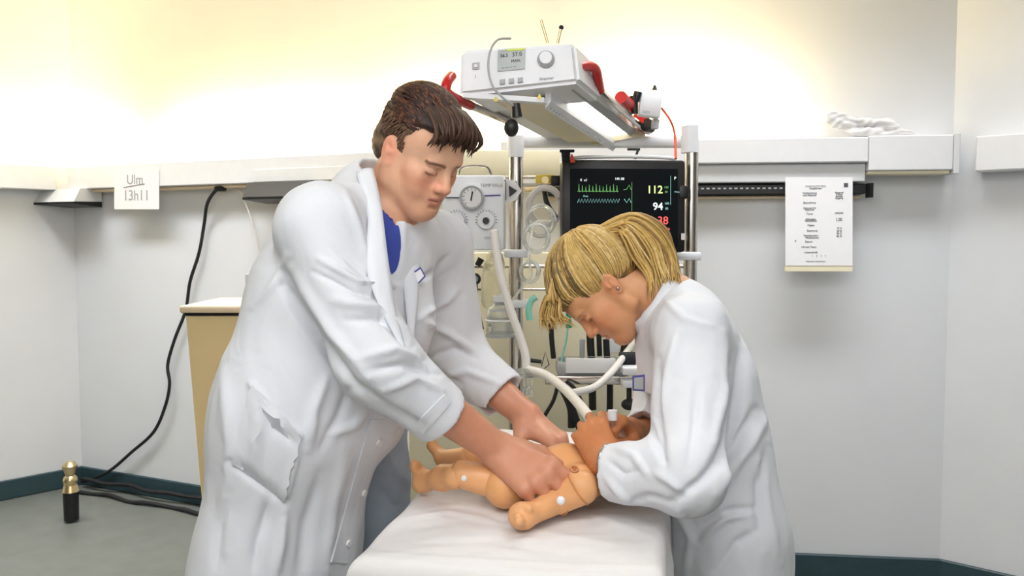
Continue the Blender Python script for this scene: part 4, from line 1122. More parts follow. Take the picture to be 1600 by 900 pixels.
topm = np.clip((V[:, 2]-(TZ-.02))/.02, 0, 1)
V[:, 2] += topm*(.0016*wob(V*np.array([1, 1, 0]), 7, 3)+.0008*wob(V*np.array([1, 1, 0]), 20, 5))
N = normals(V, Q)
if (N[:, 2]).sum() < 0: Q = Q[:, ::-1]; N = -N
V = creases(V, N, [([(600, 815), (700, 800), (860, 835), (960, 850)], 4, .0022), ([(620, 850), (760, 845), (900, 870)], 5, -.002), ([(690, 790), (760, 800), (800, 830)], 4, -.0018), ([(900, 800), (960, 815), (1020, 840)], 4, .002), ([(560, 862), (700, 872), (900, 884), (1035, 886)], 3, .0018)])
sh = tag(mesh_obj('table_sheet', V, Q, M_sheet), 'white cotton sheet spread over the treatment table under the manikin', 'sheet')
sm = sh.modifiers.new('thickness', 'SOLIDIFY'); sm.thickness = .002; sm.offset = -1
# folded white pad at the head end and a folded cloth beside it
def soft(name, label, cat, quad, z0, z1, m, seed=1, amp=.002):
    c = sum(quad)/4; n = 28; V = []
    for side in (1, 0):
        for i in range(n+1):
            for j in range(n+1):
                u, v = i/n, j/n; p = (quad[0]*(1-u)+quad[1]*u)*(1-v)+(quad[3]*(1-u)+quad[2]*u)*v
                e = min(u, 1-u, v, 1-v)*n; k = min(1, e/2.5); zz_ = (z0+z1)/2+(1 if side else -1)*(z1-z0)/2*(1-(1-k)**2)**.5
                V.append((p[0], p[1], zz_))
    V = np.array(V); i, j = np.meshgrid(np.arange(n), np.arange(n), indexing='ij'); a = (i*(n+1)+j).ravel()
    Qt = np.stack([a, a+n+1, a+n+2, a+1], 1); Qb = Qt[:, ::-1]+(n+1)**2; V[:(n+1)**2, 2] += amp*wob(V[:(n+1)**2], 14, seed)
    return tag(mesh_obj(name, V, orient(V, np.concatenate([Qt, Qb])), m), label, cat)
g = lambda *a: [PZ(x, y, TZ+.01)[:3] for x, y in a]
soft('folded_pad', 'bright white folded pad at the back end of the table', 'pad', g((865, 745), (975, 745), (972, 684), (872, 684)), TZ+.001, TZ+.026, M_sheet)
soft('folded_cloth', 'cream folded cloth behind the manikin\'s legs beside the man\'s left arm', 'cloth', g((735, 735), (850, 735), (850, 696), (750, 700)), TZ+.001, TZ+.020, M_towel, 4, .005)

# ================================================================ MANIKIN
dm = thing('infant_manikin', 'tan vinyl infant resuscitation manikin lying on its back on the sheet', 'manikin', tuple(PZ(860, 770, TZ)))
def part(name, fn, lo, hi, h=.0022, m=M_doll, parent=dm, it=1):
    F = Field(axis(lo[0], hi[0], h, []), axis(lo[1], hi[1], h, []), axis(lo[2], hi[2], h, []))
    fn(F); V, Q = F.mesh(); return mesh_obj(name, relax(V, Q, it, .4), orient(V, Q), m, parent)
def bb(pts, pad): 
    p = np.array(pts); return p.min(0)-pad, p.max(0)+pad
pel = PZ(806, 742, TZ+.055); che = PZ(884, 736, TZ+.060); nec = PZ(922, 752, TZ+.055); hdp = PZ(966, 732, TZ+.056)
def torso(F):
    F.cone(pel, che, .043, .052, .02, n=(0, 0, 1), f=.85); F.cone(che, nec, .050, .030, .02)
    F.ell(PZ(905, 756, TZ+.058), (.036, .034, .036), None, .015); F.ell(PZ(905, 722, TZ+.05), (.034, .034, .032), None, .015)
    F.cone(PZ(790, 760, TZ+.045), PZ(800, 722, TZ+.045), .040, .038, .02)
part('torso', torso, *bb([pel, che, nec], .10))
part('head', lambda F: (F.ell(hdp, (.055, .048, .050), None, 0), F.cone(nec, hdp, .028, .028, .02), F.ell(hdp+[-.02, -.01, .02], (.03, .032, .025), None, .02)), *bb([hdp, nec], .08))
def limb(name, pts, rads, extra=None, m=M_doll2):
    def fn(F):
        for i in range(len(pts)-1): F.cone(pts[i], pts[i+1], rads[i], rads[i+1], .012)
        if extra: extra(F)
    return part(name, fn, *bb(pts, max(rads)+.075), m=m)
hipN = PZ(793, 757, TZ+.046); kneeN = PZ(722, 741, TZ+.062); ankN = PZ(664, 752, TZ+.030)
limb('thigh', [hipN, kneeN], [.033, .026])
def footN(F): F.cone(ankN, PZ(650, 729, TZ+.055), .018, .011, .01); F.cone(ankN, ankN+[-.008, 0, -.005], .019, .017, .01); F.ell(PZ(648, 728, TZ+.060), (.010, .013, .012), None, .01)
limb('shin', [kneeN+[-.012, 0, -.004], (kneeN+ankN)/2+[0, 0, .0], ankN], [.024, .023, .017], footN)
hipF = PZ(800, 722, TZ+.045); kneeF = PZ(738, 712, TZ+.060); ankF = PZ(692, 716, TZ+.040)
limb('thigh', [hipF, kneeF], [.030, .025])
def footF(F): F.cone(ankF, PZ(676, 697, TZ+.060), .016, .010, .01); F.ell(PZ(675, 695, TZ+.062), (.010, .012, .012), None, .01)
limb('shin', [kneeF+[-.010, 0, -.004], ankF], [.022, .016], footF)
shN = PZ(908, 762, TZ+.060); elN = PZ(874, 784, TZ+.034); wrN = PZ(834, 801, TZ+.026)
limb('upper_arm', [shN, elN], [.031, .022])
def fist(F):
    F.ell(PZ(817, 806, TZ+.026), (.026, .025, .024), None, .01)
    for k in range(4): F.cone(PZ(806+k*1.5, 795+k*6.5, TZ+.034), PZ(812+k*1.5, 800+k*6, TZ+.016), .0072, .0066, .003)
    F.cone(PZ(826, 796, TZ+.042), PZ(812, 792, TZ+.044), .008, .006, .003)
limb('forearm', [elN+[-.008, 0, 0], wrN], [.023, .019], fist)
b = MB(); b.sph(PZ(876, 781, TZ+.052)+[0, -.004, 0], .0075); b.out('elbow_pin', M_paper, dm)
b = MB(); b.sph(kneeN+[.006, -.022, .0], .0075); b.out('knee_pin', M_paper, dm)
pn = PZ(897, 731, TZ+.112); b = MB(); b.torus(pn+[0, -.002, -.002], .0065, .0022, axis=(.1, -.5, 1)); b.sph(pn+[0, 0, -.003], .003); b.out('nipple', mat('manikin_dark_vinyl', (.50, .16, .05), .4), dm)
def jr(c, ax, R, r=.0015): MB().torus(c, R, r, axis=ax).out('joint_seam', mat('manikin_seam', (.58, .24, .08), .4), dm)
jr(hipN+(kneeN-hipN)*.02, nrm(kneeN-hipN), .0333); jr(kneeN, nrm(ankN-kneeN), .0258); jr(shN+(elN-shN)*.12, nrm(elN-shN), .0305); jr(elN, nrm(wrN-elN), .0235)
# ================================================================ RESUSCITATION UNIT BEHIND THE TABLE
YP = 2.72
S_ = lambda px, Y: px*Y/FPX
unit = thing('resuscitation_unit', 'resuscitation unit with two chrome poles and sand back panel behind table', 'medical unit', (*P(935, 600, 2.9)[:2], 0))
def pole(px, ytop, ybot, Y, r=.0235):
    a, b_ = P(px, ybot, Y), P(px, ytop, Y); a[2] = .2 if ybot > 800 else a[2]; b_[0] = a[0]; b_[1] = a[1]
    MB().cyl((a[0], a[1], .12), b_, r, seg=28).out('pole', M_chrome, unit)
    return a, b_
pL_, _ = pole(806, 236, 590, YP); pR_, _ = pole(1078, 236, 430, YP, .0225)
def sleeve(px, y0, y1, Y, r): MB().cyl(P(px, y1, Y), P(px, y0, Y), r, seg=28).out('pole_sleeve', M_white, unit)
sleeve(806, 212, 246, YP, .027); sleeve(1078, 197, 239, YP, .029)
MB().cyl(P(1078, 197, YP), P(1078, 236, YP), .0285).out('pole_sleeve', M_white, unit)
for px, py in ((808, 396), (812, 474), (812, 582), (1072, 400)):
    c = P(px, py, YP-.0); MB().box(c, (.085, .075, .026), bevel=.006).out('clamp', M_white, unit)
# sand-coloured back panel and shelves
def panel(name, x0, y0, x1, y1, Y, m, th=.02, bevel=.004, parent=unit):
    a, b_ = P(x0, y1, Y), P(x1, y0, Y); return MB().box(((a[0]+b_[0])/2, Y+th/2, (a[2]+b_[2])/2), (b_[0]-a[0], th, b_[2]-a[2]), bevel=bevel).out(name, m, parent)
panel('back_panel', 640, 395, 1040, 800, 3.02, M_olive, .10)
MB().box((P(840, 600, 3.0)[0], 2.95, .10), (.75, .5, .06), bevel=.02).out('base', M_grey, unit)
for s in (-.3, .3):
    for t in (-.18, .18): MB().cyl((P(840, 600, 3.0)[0]+s-.015, 2.95+t, .040), (P(840, 600, 3.0)[0]+s+.015, 2.95+t, .040), .038).out('castor', M_black, unit)
MB().box((P(840, 600, 3.0)[0], 3.05, .22), (.5, .12, .25), bevel=.02).out('column', M_olive, unit)
panel('side_cover', 655, 235, 875, 275, 3.02, M_olive, .03)
# lateral rails
for (x0, x1, y, Y, r) in ((700, 1070, 416, 2.96, .007), (700, 900, 452, 2.96, .005), (760, 880, 277, 2.85, .006)):
    MB().cyl(P(x0, y, Y), P(x1, y, Y), r).out('rail', M_chrome, unit)
# tray with rounded ends and the equipment rail in front of it
a = P(868, 592, 2.60); b_ = P(985, 592, 2.60)
F = Field(axis(a[0]-.06, b_[0]+.08, .005, []), axis(2.45, 2.80, .005, []), axis(.85, 1.10, .005, []))
c = P(925, 574, 2.64); F.box(c, (.115, .07, .035), r=.03); F.box(c+[0, 0, .02], (.104, .06, .030), r=.025, mode='cut')
V, Q = F.mesh(); tray = mesh_obj('instrument_tray', V, orient(V, Q), M_grey, unit); del F
panel('tray_window', 884, 560, 962, 583, 2.555, M_paper, .006, .002)
MB().box((P(925, 594, 2.55)[0]+.02, 2.55, P(925, 594, 2.55)[2]), (.33, .014, .026), bevel=.003).out('equipment_rail', M_chrome, unit)
for px, py in ((985, 578), (985, 598)):
    MB().box(P(px, py, 2.50), (.055, .06, .022), bevel=.004).out('rail_clamp', M_white, unit)
MB().cyl(P(992, 561, 2.55), P(968, 561, 2.55), .022).out('clamp_knob', M_dark, unit)
# metal cross piece
panel('drawer_front', 950, 518, 968, 552, 2.80, M_white, .03)
panel('upright', 906, 530, 914, 560, 2.82, M_grey, .02)

# ---------------------------------------------------------------- flow panel (left of the pole)
fp = thing('flow_panel', 'white gas flow panel with round pressure gauge and dials left of pole', 'medical panel', tuple(P(745, 392, 2.6)))
YF = 2.58
a, b_ = P(692, 392, YF), P(789, 275, YF)
R_f = frame((1, -.06, 0), (-.06, -1, 0))
fc = P(741, 333, YF+.04); fw_, fh_ = b_[0]-a[0], b_[2]-a[2]
MB().box(fc, (fw_, fh_, .08), rot=R_f, bevel=.008).out('housing', M_white, fp)
fn = np.array(R_f.col[2]); fz = fc+fn*.0405
def fpt(px, py, e=0): q = P(px, py, YF-.003); return q+fn*e
b = MB(); g0 = fpt(738, 309); g0[1] = YF-.006; b.cyl(g0, g0+fn*.018, .034, seg=32); gauge = b.out('pressure_gauge', M_paper, fp)
b = MB(); b.torus(g0+fn*.018, .034, .0042, axis=fn, seg=36); keep_world(b.out('gauge_rim', M_grey), gauge)
b = MB(); b.tube([g0+fn*.0195+[-.002, 0, -.010], g0+fn*.0195+[.003, 0, .018]], .0022, 6)
keep_world(b.out('gauge_needle', M_black), gauge)
b = MB()
for k in range(11):
    t = math.radians(-135+27*k); d = np.array([math.sin(t), 0, math.cos(t)]); b.tube([g0+fn*.0185+d*.022, g0+fn*.0185+d*.029], .0008, 4)
keep_world(b.out('gauge_marks', M_ink), gauge)
def dial(px, py, r, m1, m2, h=.012):
    c0 = fpt(px, py); c0[1] = YF-.008; d1 = MB().cyl(c0, c0+fn*h, r, r*.95, seg=28).out('dial', m1, fp)
    if m2: keep_world(MB().cyl(c0+fn*h, c0+fn*(h+.014), r*.42, r*.36, seg=18).out('dial_knob', m2), d1)
    return c0
c0 = dial(760, 345, .026, M_grey if False else M_white, M_black); dial(714, 345, .026, M_white, None, .02)
b = MB()
for cx_, cy_ in ((760, 345), (714, 345)):
    c1 = fpt(cx_, cy_); c1[1] = YF-.0095
    for k in range(13):
        t = math.radians(-100+200/12*k); d = np.array([math.sin(t), 0, math.cos(t)]); b.tube([c1+d*.029, c1+d*.034], .0009, 4)
b.out('dial_marks', M_ink, fp)
c1 = fpt(709, 367); c1[1] = YF-.008; MB().cyl(c1, c1+fn*.012, .0135).out('green_socket', M_green, fp)
for x0, x1, y, m in ((757, 782, 306, M_blue), (696, 719, 309, M_ink)):
    p, q = fpt(x0, y), fpt(x1, y-(1 if x0 > 740 else 0)); p[1] = q[1] = YF-.0075; MB().tube([p, q], .0022, 6).out('printed_bar', m, fp)
text('panel_text', 'TEMP PAUS', M_inklight, tuple(fpt(768, 290)-np.array([0, .006, 0])), R_f, .014, fp)
text('panel_text', 'O2', M_redcable, tuple(fpt(713, 334)-np.array([0, .007, 0])), R_f, .012, fp)
text('panel_text', 'mbar', M_inklight, tuple(fpt(724, 372)-np.array([0, .007, 0])), R_f, .012, fp)
text('panel_text', 'L/min', M_inklight, tuple(fpt(764, 371)-np.array([0, .007, 0])), R_f, .012, fp)
pts = [P(716, 276, 2.60), P(722, 262, 2.60), P(745, 259, 2.60), P(762, 262, 2.60), P(768, 275, 2.60)]
MB().tube(spline(pts, 5), .0035, 8).out('carry_handle', M_chrome, fp)
MB().tube([P(672, 283, 2.62), P(772, 277, 2.60), P(790, 282, 2.60)], .003, 6).out('supply_tube', M_blue, fp)
# warning plate on the pole
wp = thing('pole_knob', 'white clamp plate with a black triangle on the left pole', 'clamp', tuple(P(798, 312, 2.64)))
YW = 2.66
MB().box(P(797, 298, YW+.012), (.045, .02, .062), bevel=.004).out('block', M_black, wp)
def prism(name, pts, y, th, m, parent):
    b = MB(); A = [b.bm.verts.new(tuple(P(px, py, y))) for px, py in pts]; B_ = [b.bm.verts.new(tuple(P(px, py, y)-np.array([0, th, 0]))) for px, py in pts]
    n = len(pts); b.bm.faces.new(A); b.bm.faces.new(B_[::-1])
    for i in range(n): b.bm.faces.new((A[i], B_[i], B_[(i+1) % n], A[(i+1) % n]))
    return b.out(name, m, parent, smooth=False)
prism('plate', [(791, 280), (805, 283), (815, 298), (806, 313), (791, 317)], 2.655, .006, M_paper, wp)
prism('triangle', [(795, 290), (808, 298), (796, 308)], 2.6485, .003, M_black, wp)
# valve block between pole and monitor
vb = thing('gas_valve', 'yellow and black gas valve between the left pole and monitor', 'valve', tuple(P(850, 290, 2.8)))
MB().box(P(852, 280, 2.80), (.065, .03, .028), bevel=.004).out('valve_body', M_yellow, vb)
MB().box(P(869, 283, 2.80), (.035, .04, .035), bevel=.004).out('valve_knob', M_black, vb)
MB().cyl(P(820, 297, 2.78), P(852, 294, 2.78), .008).cyl(P(852, 281, 2.78), P(852, 281, 2.76), .012).out('valve_stem', M_brass, vb)
MB().tube(spline([P(851, 300, 2.76), P(855, 318, 2.74), P(868, 340, 2.72)], 6), .009, 8).out('valve_hose', M_rubber, vb)

# ---------------------------------------------------------------- patient monitor
mo = thing('patient_monitor', 'black patient monitor showing green traces and the value 112', 'monitor', tuple(P(975, 392, 2.62)))
YM = 2.60; rm = frame((1, .05, 0), (.05, -1, .04)); mn = np.array(rm.col[2])
mc_ = P(975, 322, YM); mw = 194*YM/FPX; mh = 144*YM/FPX
MB().box(mc_-mn*.035, (mw, mh, .07), rot=rm, bevel=.010).out('housing', M_black, mo)
mx, mz = np.array(rm.col[0]), np.array(rm.col[1])
MP = lambda px, py, e=.001: mc_+mx*((px-975)*YM/FPX)+mz*((322-py)*YM/FPX)+mn*e
MB().box(MP(975, 325, .0008), (mw-.05, mh-.045, .0016), rot=rm).out('screen', M_screen, mo, smooth=False)
def trace(name, pts, m, r=.0012): return MB().tube([MP(x, y, .003) for x, y in pts], r, 4).out(name, m, mo, smooth=False)
pts = []
for i in range(12):
    x = 902+i*5.4; pts += [(x, 299.5), (x+1.6, 299.5), (x+2.2, 288+(i*37 % 5)), (x+2.9, 300.5), (x+4.5, 299)]
trace('heart_trace', pts, M_tg, .0009); trace('heart_trace', [(974, 297), (979, 296), (983, 289), (986, 297)], M_tg, .0009)
pts = []
for i in range(15): pts += [(902+i*4.5, 317), (904.5+i*4.5, 311)]
trace('pulse_trace', pts, M_tc, .0010); trace('pulse_trace', [(975, 311), (979, 317), (983, 310), (986, 317)], M_tc, .001)
trace('scale_line', [(987, 285), (987, 330)], M_tg, .0006); trace('scale_line', [(1048, 275), (1048, 320)], M_tc, .0006)
for body, px, py, sz, m in (('112', 1023, 297, .034, M_ty), ('94', 1028, 323, .032, M_tw), ('II  x1', 912, 282, .011, M_tw), ('HR 08', 968, 280, .011, M_tw), ('120', 1041, 293, .009, M_tg), ('50', 1041, 300, .009, M_tg), ('P', 1055, 279, .013, M_tw), ('100', 1042, 318, .010, M_tc), ('85', 1042, 326, .010, M_tc), ('Menu', 1058, 300, .007, M_tc), ('38', 1036, 345, .034, M_tr), ('Pleth', 915, 307, .008, M_tc), ('mmHg', 1041, 357, .009, M_tr)):
    text('readout', body, m, tuple(MP(px, py, .003)), rm, sz, mo, bold=.0004 if sz > .03 else 0)
pts = [MP(890, 252, -.03), MP(896, 246, -.03), MP(975, 243, -.03), MP(1050, 245, -.03), MP(1062, 250, -.03)]
MB().tube(spline(pts, 6), .006, 8).out('carry_handle', M_whitemat, mo)
MB().box(MP(1083-14, 300, -.02), (.03, .04, .05), rot=rm, bevel=.005).out('rotary_knob', M_black, mo)
MB().cyl(MP(996, 246, -.04), MP(1001, 232, -.04), .004).cyl(MP(984, 231, -.04), MP(1004, 231, -.04), .004).out('bracket', M_black, mo)
MB().box(MP(1065, 370, -.03), (.012, .02, .11), rot=rm).out('side_rail', M_chrome, mo)
# small items above the monitor
t = thing('probe_holder', 'dark holder with red clip above the left corner of the monitor', 'holder', tuple(P(888, 250, 2.6)))
MB().box(P(886, 236, 2.6), (.045, .02, .008), bevel=.002).cyl(P(884, 238, 2.6), P(884, 252, 2.6), .014, .012).out('holder', M_dark, t)
MB().cyl(P(895, 254, 2.58), P(893, 241, 2.58), .008, .003).out('clip', M_redcable, t)
# ---------------------------------------------------------------- radiant warmer head
wh = thing('radiant_warmer', 'white radiant warmer head with display and red handles over the table', 'warmer', tuple(P(806, 212, 2.7)))
FL, FR = P(716, 150, 2.05), P(905, 129, 2.03); YB = 2.78
TL, TR = P(718, 78, 2.06), P(898, 66, 2.04)
bdir = nrm(P(1006, 213, YB)-FR); ln = .20
fxv = nrm(FR-FL); upv = nrm((TL-FL)+(TR-FR)); fnv = nrm(np.cross(fxv, upv)); fnv = fnv if fnv[1] < 0 else -fnv
mid = P(848, 158, 2.03)
b = MB(); bk = bdir*.22
b.hexa([FL, FR, FR+bk, FL+bk, TL, TR, TR+bk*.9, TL+bk*.9]); bmesh.ops.bevel(b.bm, geom=list(b.bm.edges), offset=.010, segments=3, affect='EDGES')
b.out('control_box', M_white, wh)
FP = lambda px, py, e=.002: (lambda r: (lambda t: np.array([0, 0, CAMZ])+r*t)(((FL-np.array([0, 0, CAMZ]))@fnv)/(r@fnv)))(ray(px, py))+fnv*e
Rw = frame(fxv, fnv)
def quad(name, m, pts, e0=.001, e1=.004, parent=wh): 
    return MB().hexa([FP(x, y, e0) for x, y in pts]+[FP(x, y, e1) for x, y in pts]).out(name, m, parent, smooth=False)
disp = quad('display', M_lcd, [(778, 112), (820, 108), (821, 76), (778, 79)])
keep_world(quad('display_bar', M_lcdgreen, [(792, 81), (820, 79), (820, 76), (792, 78)], .0045, .006, None), disp)
for body, px, py, sz in (('37.0', 808, 86, .014), ('36.5', 788, 88, .011), ('_ _ _ _', 795, 103, .012), ('MAN', 806, 96, .010)):
    keep_world(text('display_text', body, M_ink, tuple(FP(px, py, .0055)), Rw, sz, None), disp)
for px in (785, 799, 813): quad('button', M_grey, [(px-4, 131-(px-799)*.1), (px+4, 130-(px-799)*.1), (px+4, 123-(px-799)*.1), (px-4, 124-(px-799)*.1)], .001, .006)
sq = quad('indicator', M_grey, [(738, 109), (749, 108), (749, 98), (738, 99)], .001, .004); keep_world(quad('indicator_window', M_paper, [(741, 106), (746, 106), (746, 101), (741, 102)], .0045, .006, None), sq)
kc = FP(853, 93, 0); kn_ = MB().cyl(kc, kc+fnv*.018, .017, .015, seg=26).out('rotary_knob', M_white, wh); keep_world(MB().torus(kc+fnv*.004, .018, .003, axis=fnv).out('knob_ring', M_grey), kn_)
text('label_text', 'Warmer', M_inklight, tuple(FP(854, 123, .002)), Rw, .010, wh)
text('label_text', 'I', M_inklight, tuple(FP(743, 120, .002)), Rw, .012, wh)
for px, py in ((775, 156), (843, 152)):
    quad('warning_label', M_yellow, [(px-4, py+3), (px+4, py+3), (px+1, py-4), (px-1, py-4)], .003, .005)
# lower front lip and the long hood running back to the poles
def slab(name, p0, p1, d0, length, th, m, up=upv, parent=wh):
    """plate with front edge p0-p1 running back along d0"""
    e = d0*length; return MB().hexa([p0, p1, p1+e, p0+e, p0+up*th, p1+up*th, p1+e+up*th, p0+e+up*th]).out(name, m, parent, smooth=False)
LB = np.linalg.norm(P(1006, 213, YB)-FR)
z1 = np.array([0, 0, 1.])
lip0, lip1 = P(760, 158, 2.06), P(850, 158, 2.05)
slab('front_lip', P(722, 152, 2.055), P(850, 160, 2.05), bdir, .03, .012, M_white, z1)
hl, hr = P(768, 163, 2.10), P(905, 137, 2.08)
slab('hood_top', P(722, 148, 2.10), P(903, 130, 2.08), bdir, LB*.96, .03, M_whitemat, z1)
slab('hood_floor', P(775, 160, 2.13), P(850, 158, 2.12), bdir, LB*.93, .010, M_olive, z1)
# lamp trough: long ribbed housing with the lit diffuser beside it
tr0 = P(852, 150, 2.10); 
slab('lamp_housing', P(852, 170, 2.10), P(861, 158, 2.10), bdir, LB*.92, .05, M_white, z1)
b = MB()
for k in range(26):
    p = P(852, 170, 2.10)+bdir*(.03+k*LB*.92/28)-z1*.0; q = P(861, 158, 2.10)+bdir*(.03+k*LB*.92/28)
    off = nrm(np.cross(bdir, z1)); off = off if off[1] < 0 else -off
    b.tube([p+off*.004+z1*.046, p+off*.004+z1*.004], .0028, 5)
o = b.out('cooling_rib', M_grey, wh); o['kind'] = 'stuff'
slab('lamp_diffuser', P(866, 146, 2.12), P(893, 140, 2.11), bdir, LB*.86, .006, M_lens, z1)
slab('hood_edge', P(893, 142, 2.09), P(903, 134, 2.085), bdir, LB*.98, .030, M_grey, z1)
slab('hood_end', P(925, 226, 2.74), P(1006, 213, 2.74), bdir, .03, .03, M_olive, z1)
# rails with red ends
def rail(pts, redn, name):
    p = spline(pts, 8); r = MB().tube(p, .0105, 10).out('side_rail', M_chrome, wh)
    return r
r1 = [P(1002, 196, 2.72), P(960, 176, 2.5), P(945, 152, 2.3), P(936, 132, 2.2)]
MB().tube(spline([P(1014, 206, 2.74), P(990, 188, 2.6), P(958, 160, 2.38), P(938, 140, 2.24)], 6), .0105, 10).out('side_rail', M_chrome, wh)
MB().tube(spline([P(938, 141, 2.24), P(935, 125, 2.19), P(930, 108, 2.15), P(918, 103, 2.12), P(904, 105, 2.09)], 7), .0125, 12).out('red_handle', M_red, wh)
MB().tube(spline([P(804, 194, 2.45), P(760, 175, 2.25), P(712, 155, 2.06)], 6), .0105, 10).out('side_rail', M_chrome, wh)
MB().tube(spline([P(735, 165, 2.15), P(708, 152, 2.04), P(697, 142, 2.02), P(699, 128, 2.03), P(706, 119, 2.06)], 7), .0125, 12).out('red_handle', M_red, wh)
MB().cyl(P(970, 152, 2.50), P(985, 168, 2.60), .019, .021).out('red_knob', M_red, wh)
MB().cyl(P(998, 185, 2.68), P(1008, 196, 2.74), .022, .024).cyl(P(1008, 196, 2.74), P(1014, 199, 2.78), .024).out('red_knob', M_red, wh)
MB().cyl(P(1010, 195, 2.66), P(1018, 199, 2.68), .022, .018).out('end_knob', M_black, wh)
# arm from the hood to the two poles
MB().box((P(940, 222, 2.76)[0], 2.78, P(940, 222, 2.78)[2]), ((1090-795)*2.74/FPX, .06, .035), bevel=.008).out('crossbar', M_white, wh)
# antenna-like rods on top
for (x0, y0, x1, y1) in ((856, 60, 845, 31), (871, 60, 877, 42)):
    MB().cyl(P(x0, y0+8, 2.12), P(x1, y1, 2.12), .0035).out('rod', M_brass, wh)
MB().sph(P(877, 43, 2.12), .006).out('rod_tip', M_dark, wh)
# bulb hanging with its cable
bl = thing('temperature_probe', 'black bulb-shaped probe hanging from thin cable under the warmer head', 'probe', tuple(P(800, 210, 2.05)))
MB().tube(spline([P(798, 60, 2.02), P(778, 62, 2.00), P(766, 80, 1.99), P(763, 108, 1.99), P(770, 135, 1.99), P(785, 152, 2.0), P(802, 165, 2.02)], 8), .0028, 8).out('cable', M_grey, bl)
MB().cyl(P(806, 162, 2.04), P(808, 183, 2.04), .010, .013).out('grip', M_black, bl)
MB().sph(P(799, 200, 2.04), .0185, (1, 1, 1.15)).out('bulb', M_black, bl)
# white module clamped on the right rail
md = thing('sensor_module', 'small white sensor module clamped above the right rail of the warmer', 'sensor', tuple(P(1014, 185, 2.6)))
rmd = frame((1, .2, -.12), (.15, -1, .1))
MB().box(P(1015, 163, 2.60), (.070, .082, .03), rot=rmd, bevel=.006).out('case', M_white, md)
MB().box(P(1024, 194, 2.62), (.02, .03, .02), rot=rmd).out('connector', M_grey, md)
b = MB(); b.cyl(P(997, 144, 2.58), P(993, 158, 2.58), .013, .012).cyl(P(990, 150, 2.58), P(992, 178, 2.58), .014, .010); b.out('clamp', M_black, md)
MB().cyl(P(1023, 141, 2.6), P(1023, 133, 2.6), .009, .003).out('clip', M_black, md)
text('print', 'SpO2', M_inklight, tuple(P(1010, 175, 2.575)), rmd, .010, md)
tag(MB().tube(spline([P(1033, 168, 2.62), P(1046, 186, 2.62), P(1054, 208, 2.62), P(1056, 248, 2.58)], 8), .0042, 8).out('red_sensor_cable', M_redcable), 'thin red sensor cable dropping to the monitor right corner', 'cable')

# ================================================================ HOSES AND TUBES
def hose(name, label, pts, r, m, cat='hose', corr=0, n=10, seg=10):
    o = MB().tube(spline(pts, n), r, seg, corr=corr).out(name, m, smooth=True, angle=80); return tag(o, label, cat)
hose('breathing_hose', 'white corrugated breathing hose dropping in front of the left pole', [P(772, 360, 2.50), P(777, 400, 2.48), P(785, 440, 2.46), P(798, 485, 2.44), P(812, 525, 2.42), P(821, 555, 2.40), P(823, 580, 2.38)], .0125, M_hose, corr=.05, n=16)
hose('breathing_hose', 'white corrugated breathing hose running down to the manikin', [P(826, 578, 2.36), P(852, 586, 2.30), P(880, 606, 2.20), P(905, 632, 2.05), P(924, 656, 1.90), P(936, 672, 1.80)], .0125, M_hose, corr=.05, n=18)
hose('breathing_hose', 'second white hose rising from the manikin towards the woman\'s chin', [P(894, 614, 2.17), P(905, 612, 2.22), P(930, 604, 2.35), P(955, 582, 2.42), P(978, 552, 2.6), P(992, 532, 2.95), P(994, 520, 3.01)], .0105, M_hose, corr=.05, n=16)
hc = thing('hose_connector', 'clear Y connector joining the white hoses beside the pole', 'connector', tuple(P(825, 590, 2.36)))
MB().cyl(P(803, 584, 2.36), P(850, 582, 2.34), .014).cyl(P(826, 578, 2.36), P(826, 608, 2.36), .012).out('connector_body', M_clear, hc)
MB().cyl(P(825, 604, 2.36), P(825, 618, 2.36), .015).out('cap', M_clear, hc)
MB().cyl(P(828, 563, 2.44), P(846, 565, 2.44), .006).sph(P(828, 563, 2.44), .008).out('tap_handle', M_black, hc)
MB().tube([P(846, 572, 2.44), P(852, 550, 2.44), P(858, 570, 2.44), P(850, 576, 2.44)], .002, 6).out('spring_clip', M_ink, hc)
black = [('black hose hanging left of the white flow tubes', [(742, 445), (743, 470), (748, 498), (752, 515)], 2.80, .010),
         ('black hose left of the woman\'s fringe behind her forehead', [(861, 505), (862, 530), (865, 560)], 2.85, .009),
         ('thick black hose under the woman\'s nose', [(922, 520), (923, 545), (925, 580), (926, 640)], 2.82, .013),
         ('slim black hose right of the thick black one', [(935, 500), (936, 530), (937, 556)], 2.84, .009),
         ('black hose bending behind the instrument tray', [(947, 530), (949, 560), (956, 580), (952, 600)], 2.80, .011),
         ('black hose just under the woman\'s chin', [(975, 505), (976, 535), (974, 552)], 2.86, .012),
         ('black hose standing between tray and woman\'s badge', [(953, 590), (953, 630), (952, 660)], 2.78, .011),
         ('crossing black cable leaning left below the tray', [(873, 600), (884, 618), (892, 640), (893, 668)], 2.62, .012),
         ('crossing black cable leaning right below the tray', [(884, 612), (893, 635), (902, 660), (906, 670)], 2.60, .011),
         ('thin black cable curving down from the tray rail', [(885, 595), (900, 610), (915, 640), (935, 665)], 2.50, .006),
         ('thin black cable bending left above the man\'s wrist', [(872, 600), (865, 625), (852, 648), (842, 668)], 2.50, .006),
         ('black hose hidden partly by the woman\'s collar', [(984, 505), (985, 530), (982, 560)], 2.88, .010)]
for lab, pts, Y, r in black: hose('black_hose', lab, [P(x, y, Y) for x, y in pts], r, M_rubber)
hose('green_tube', 'thin green tube hanging from the green socket of the panel', [P(709, 370, 2.55), P(713, 410, 2.55), P(722, 450, 2.56), P(730, 480, 2.58), P(742, 495, 2.6)], .0035, M_teal, 'tube')
hose('green_tube', 'thin green tube hanging below the woman\'s forehead', [P(888, 502, 2.7), P(885, 530, 2.7), P(878, 560, 2.68), P(872, 590, 2.6)], .0032, M_teal, 'tube')
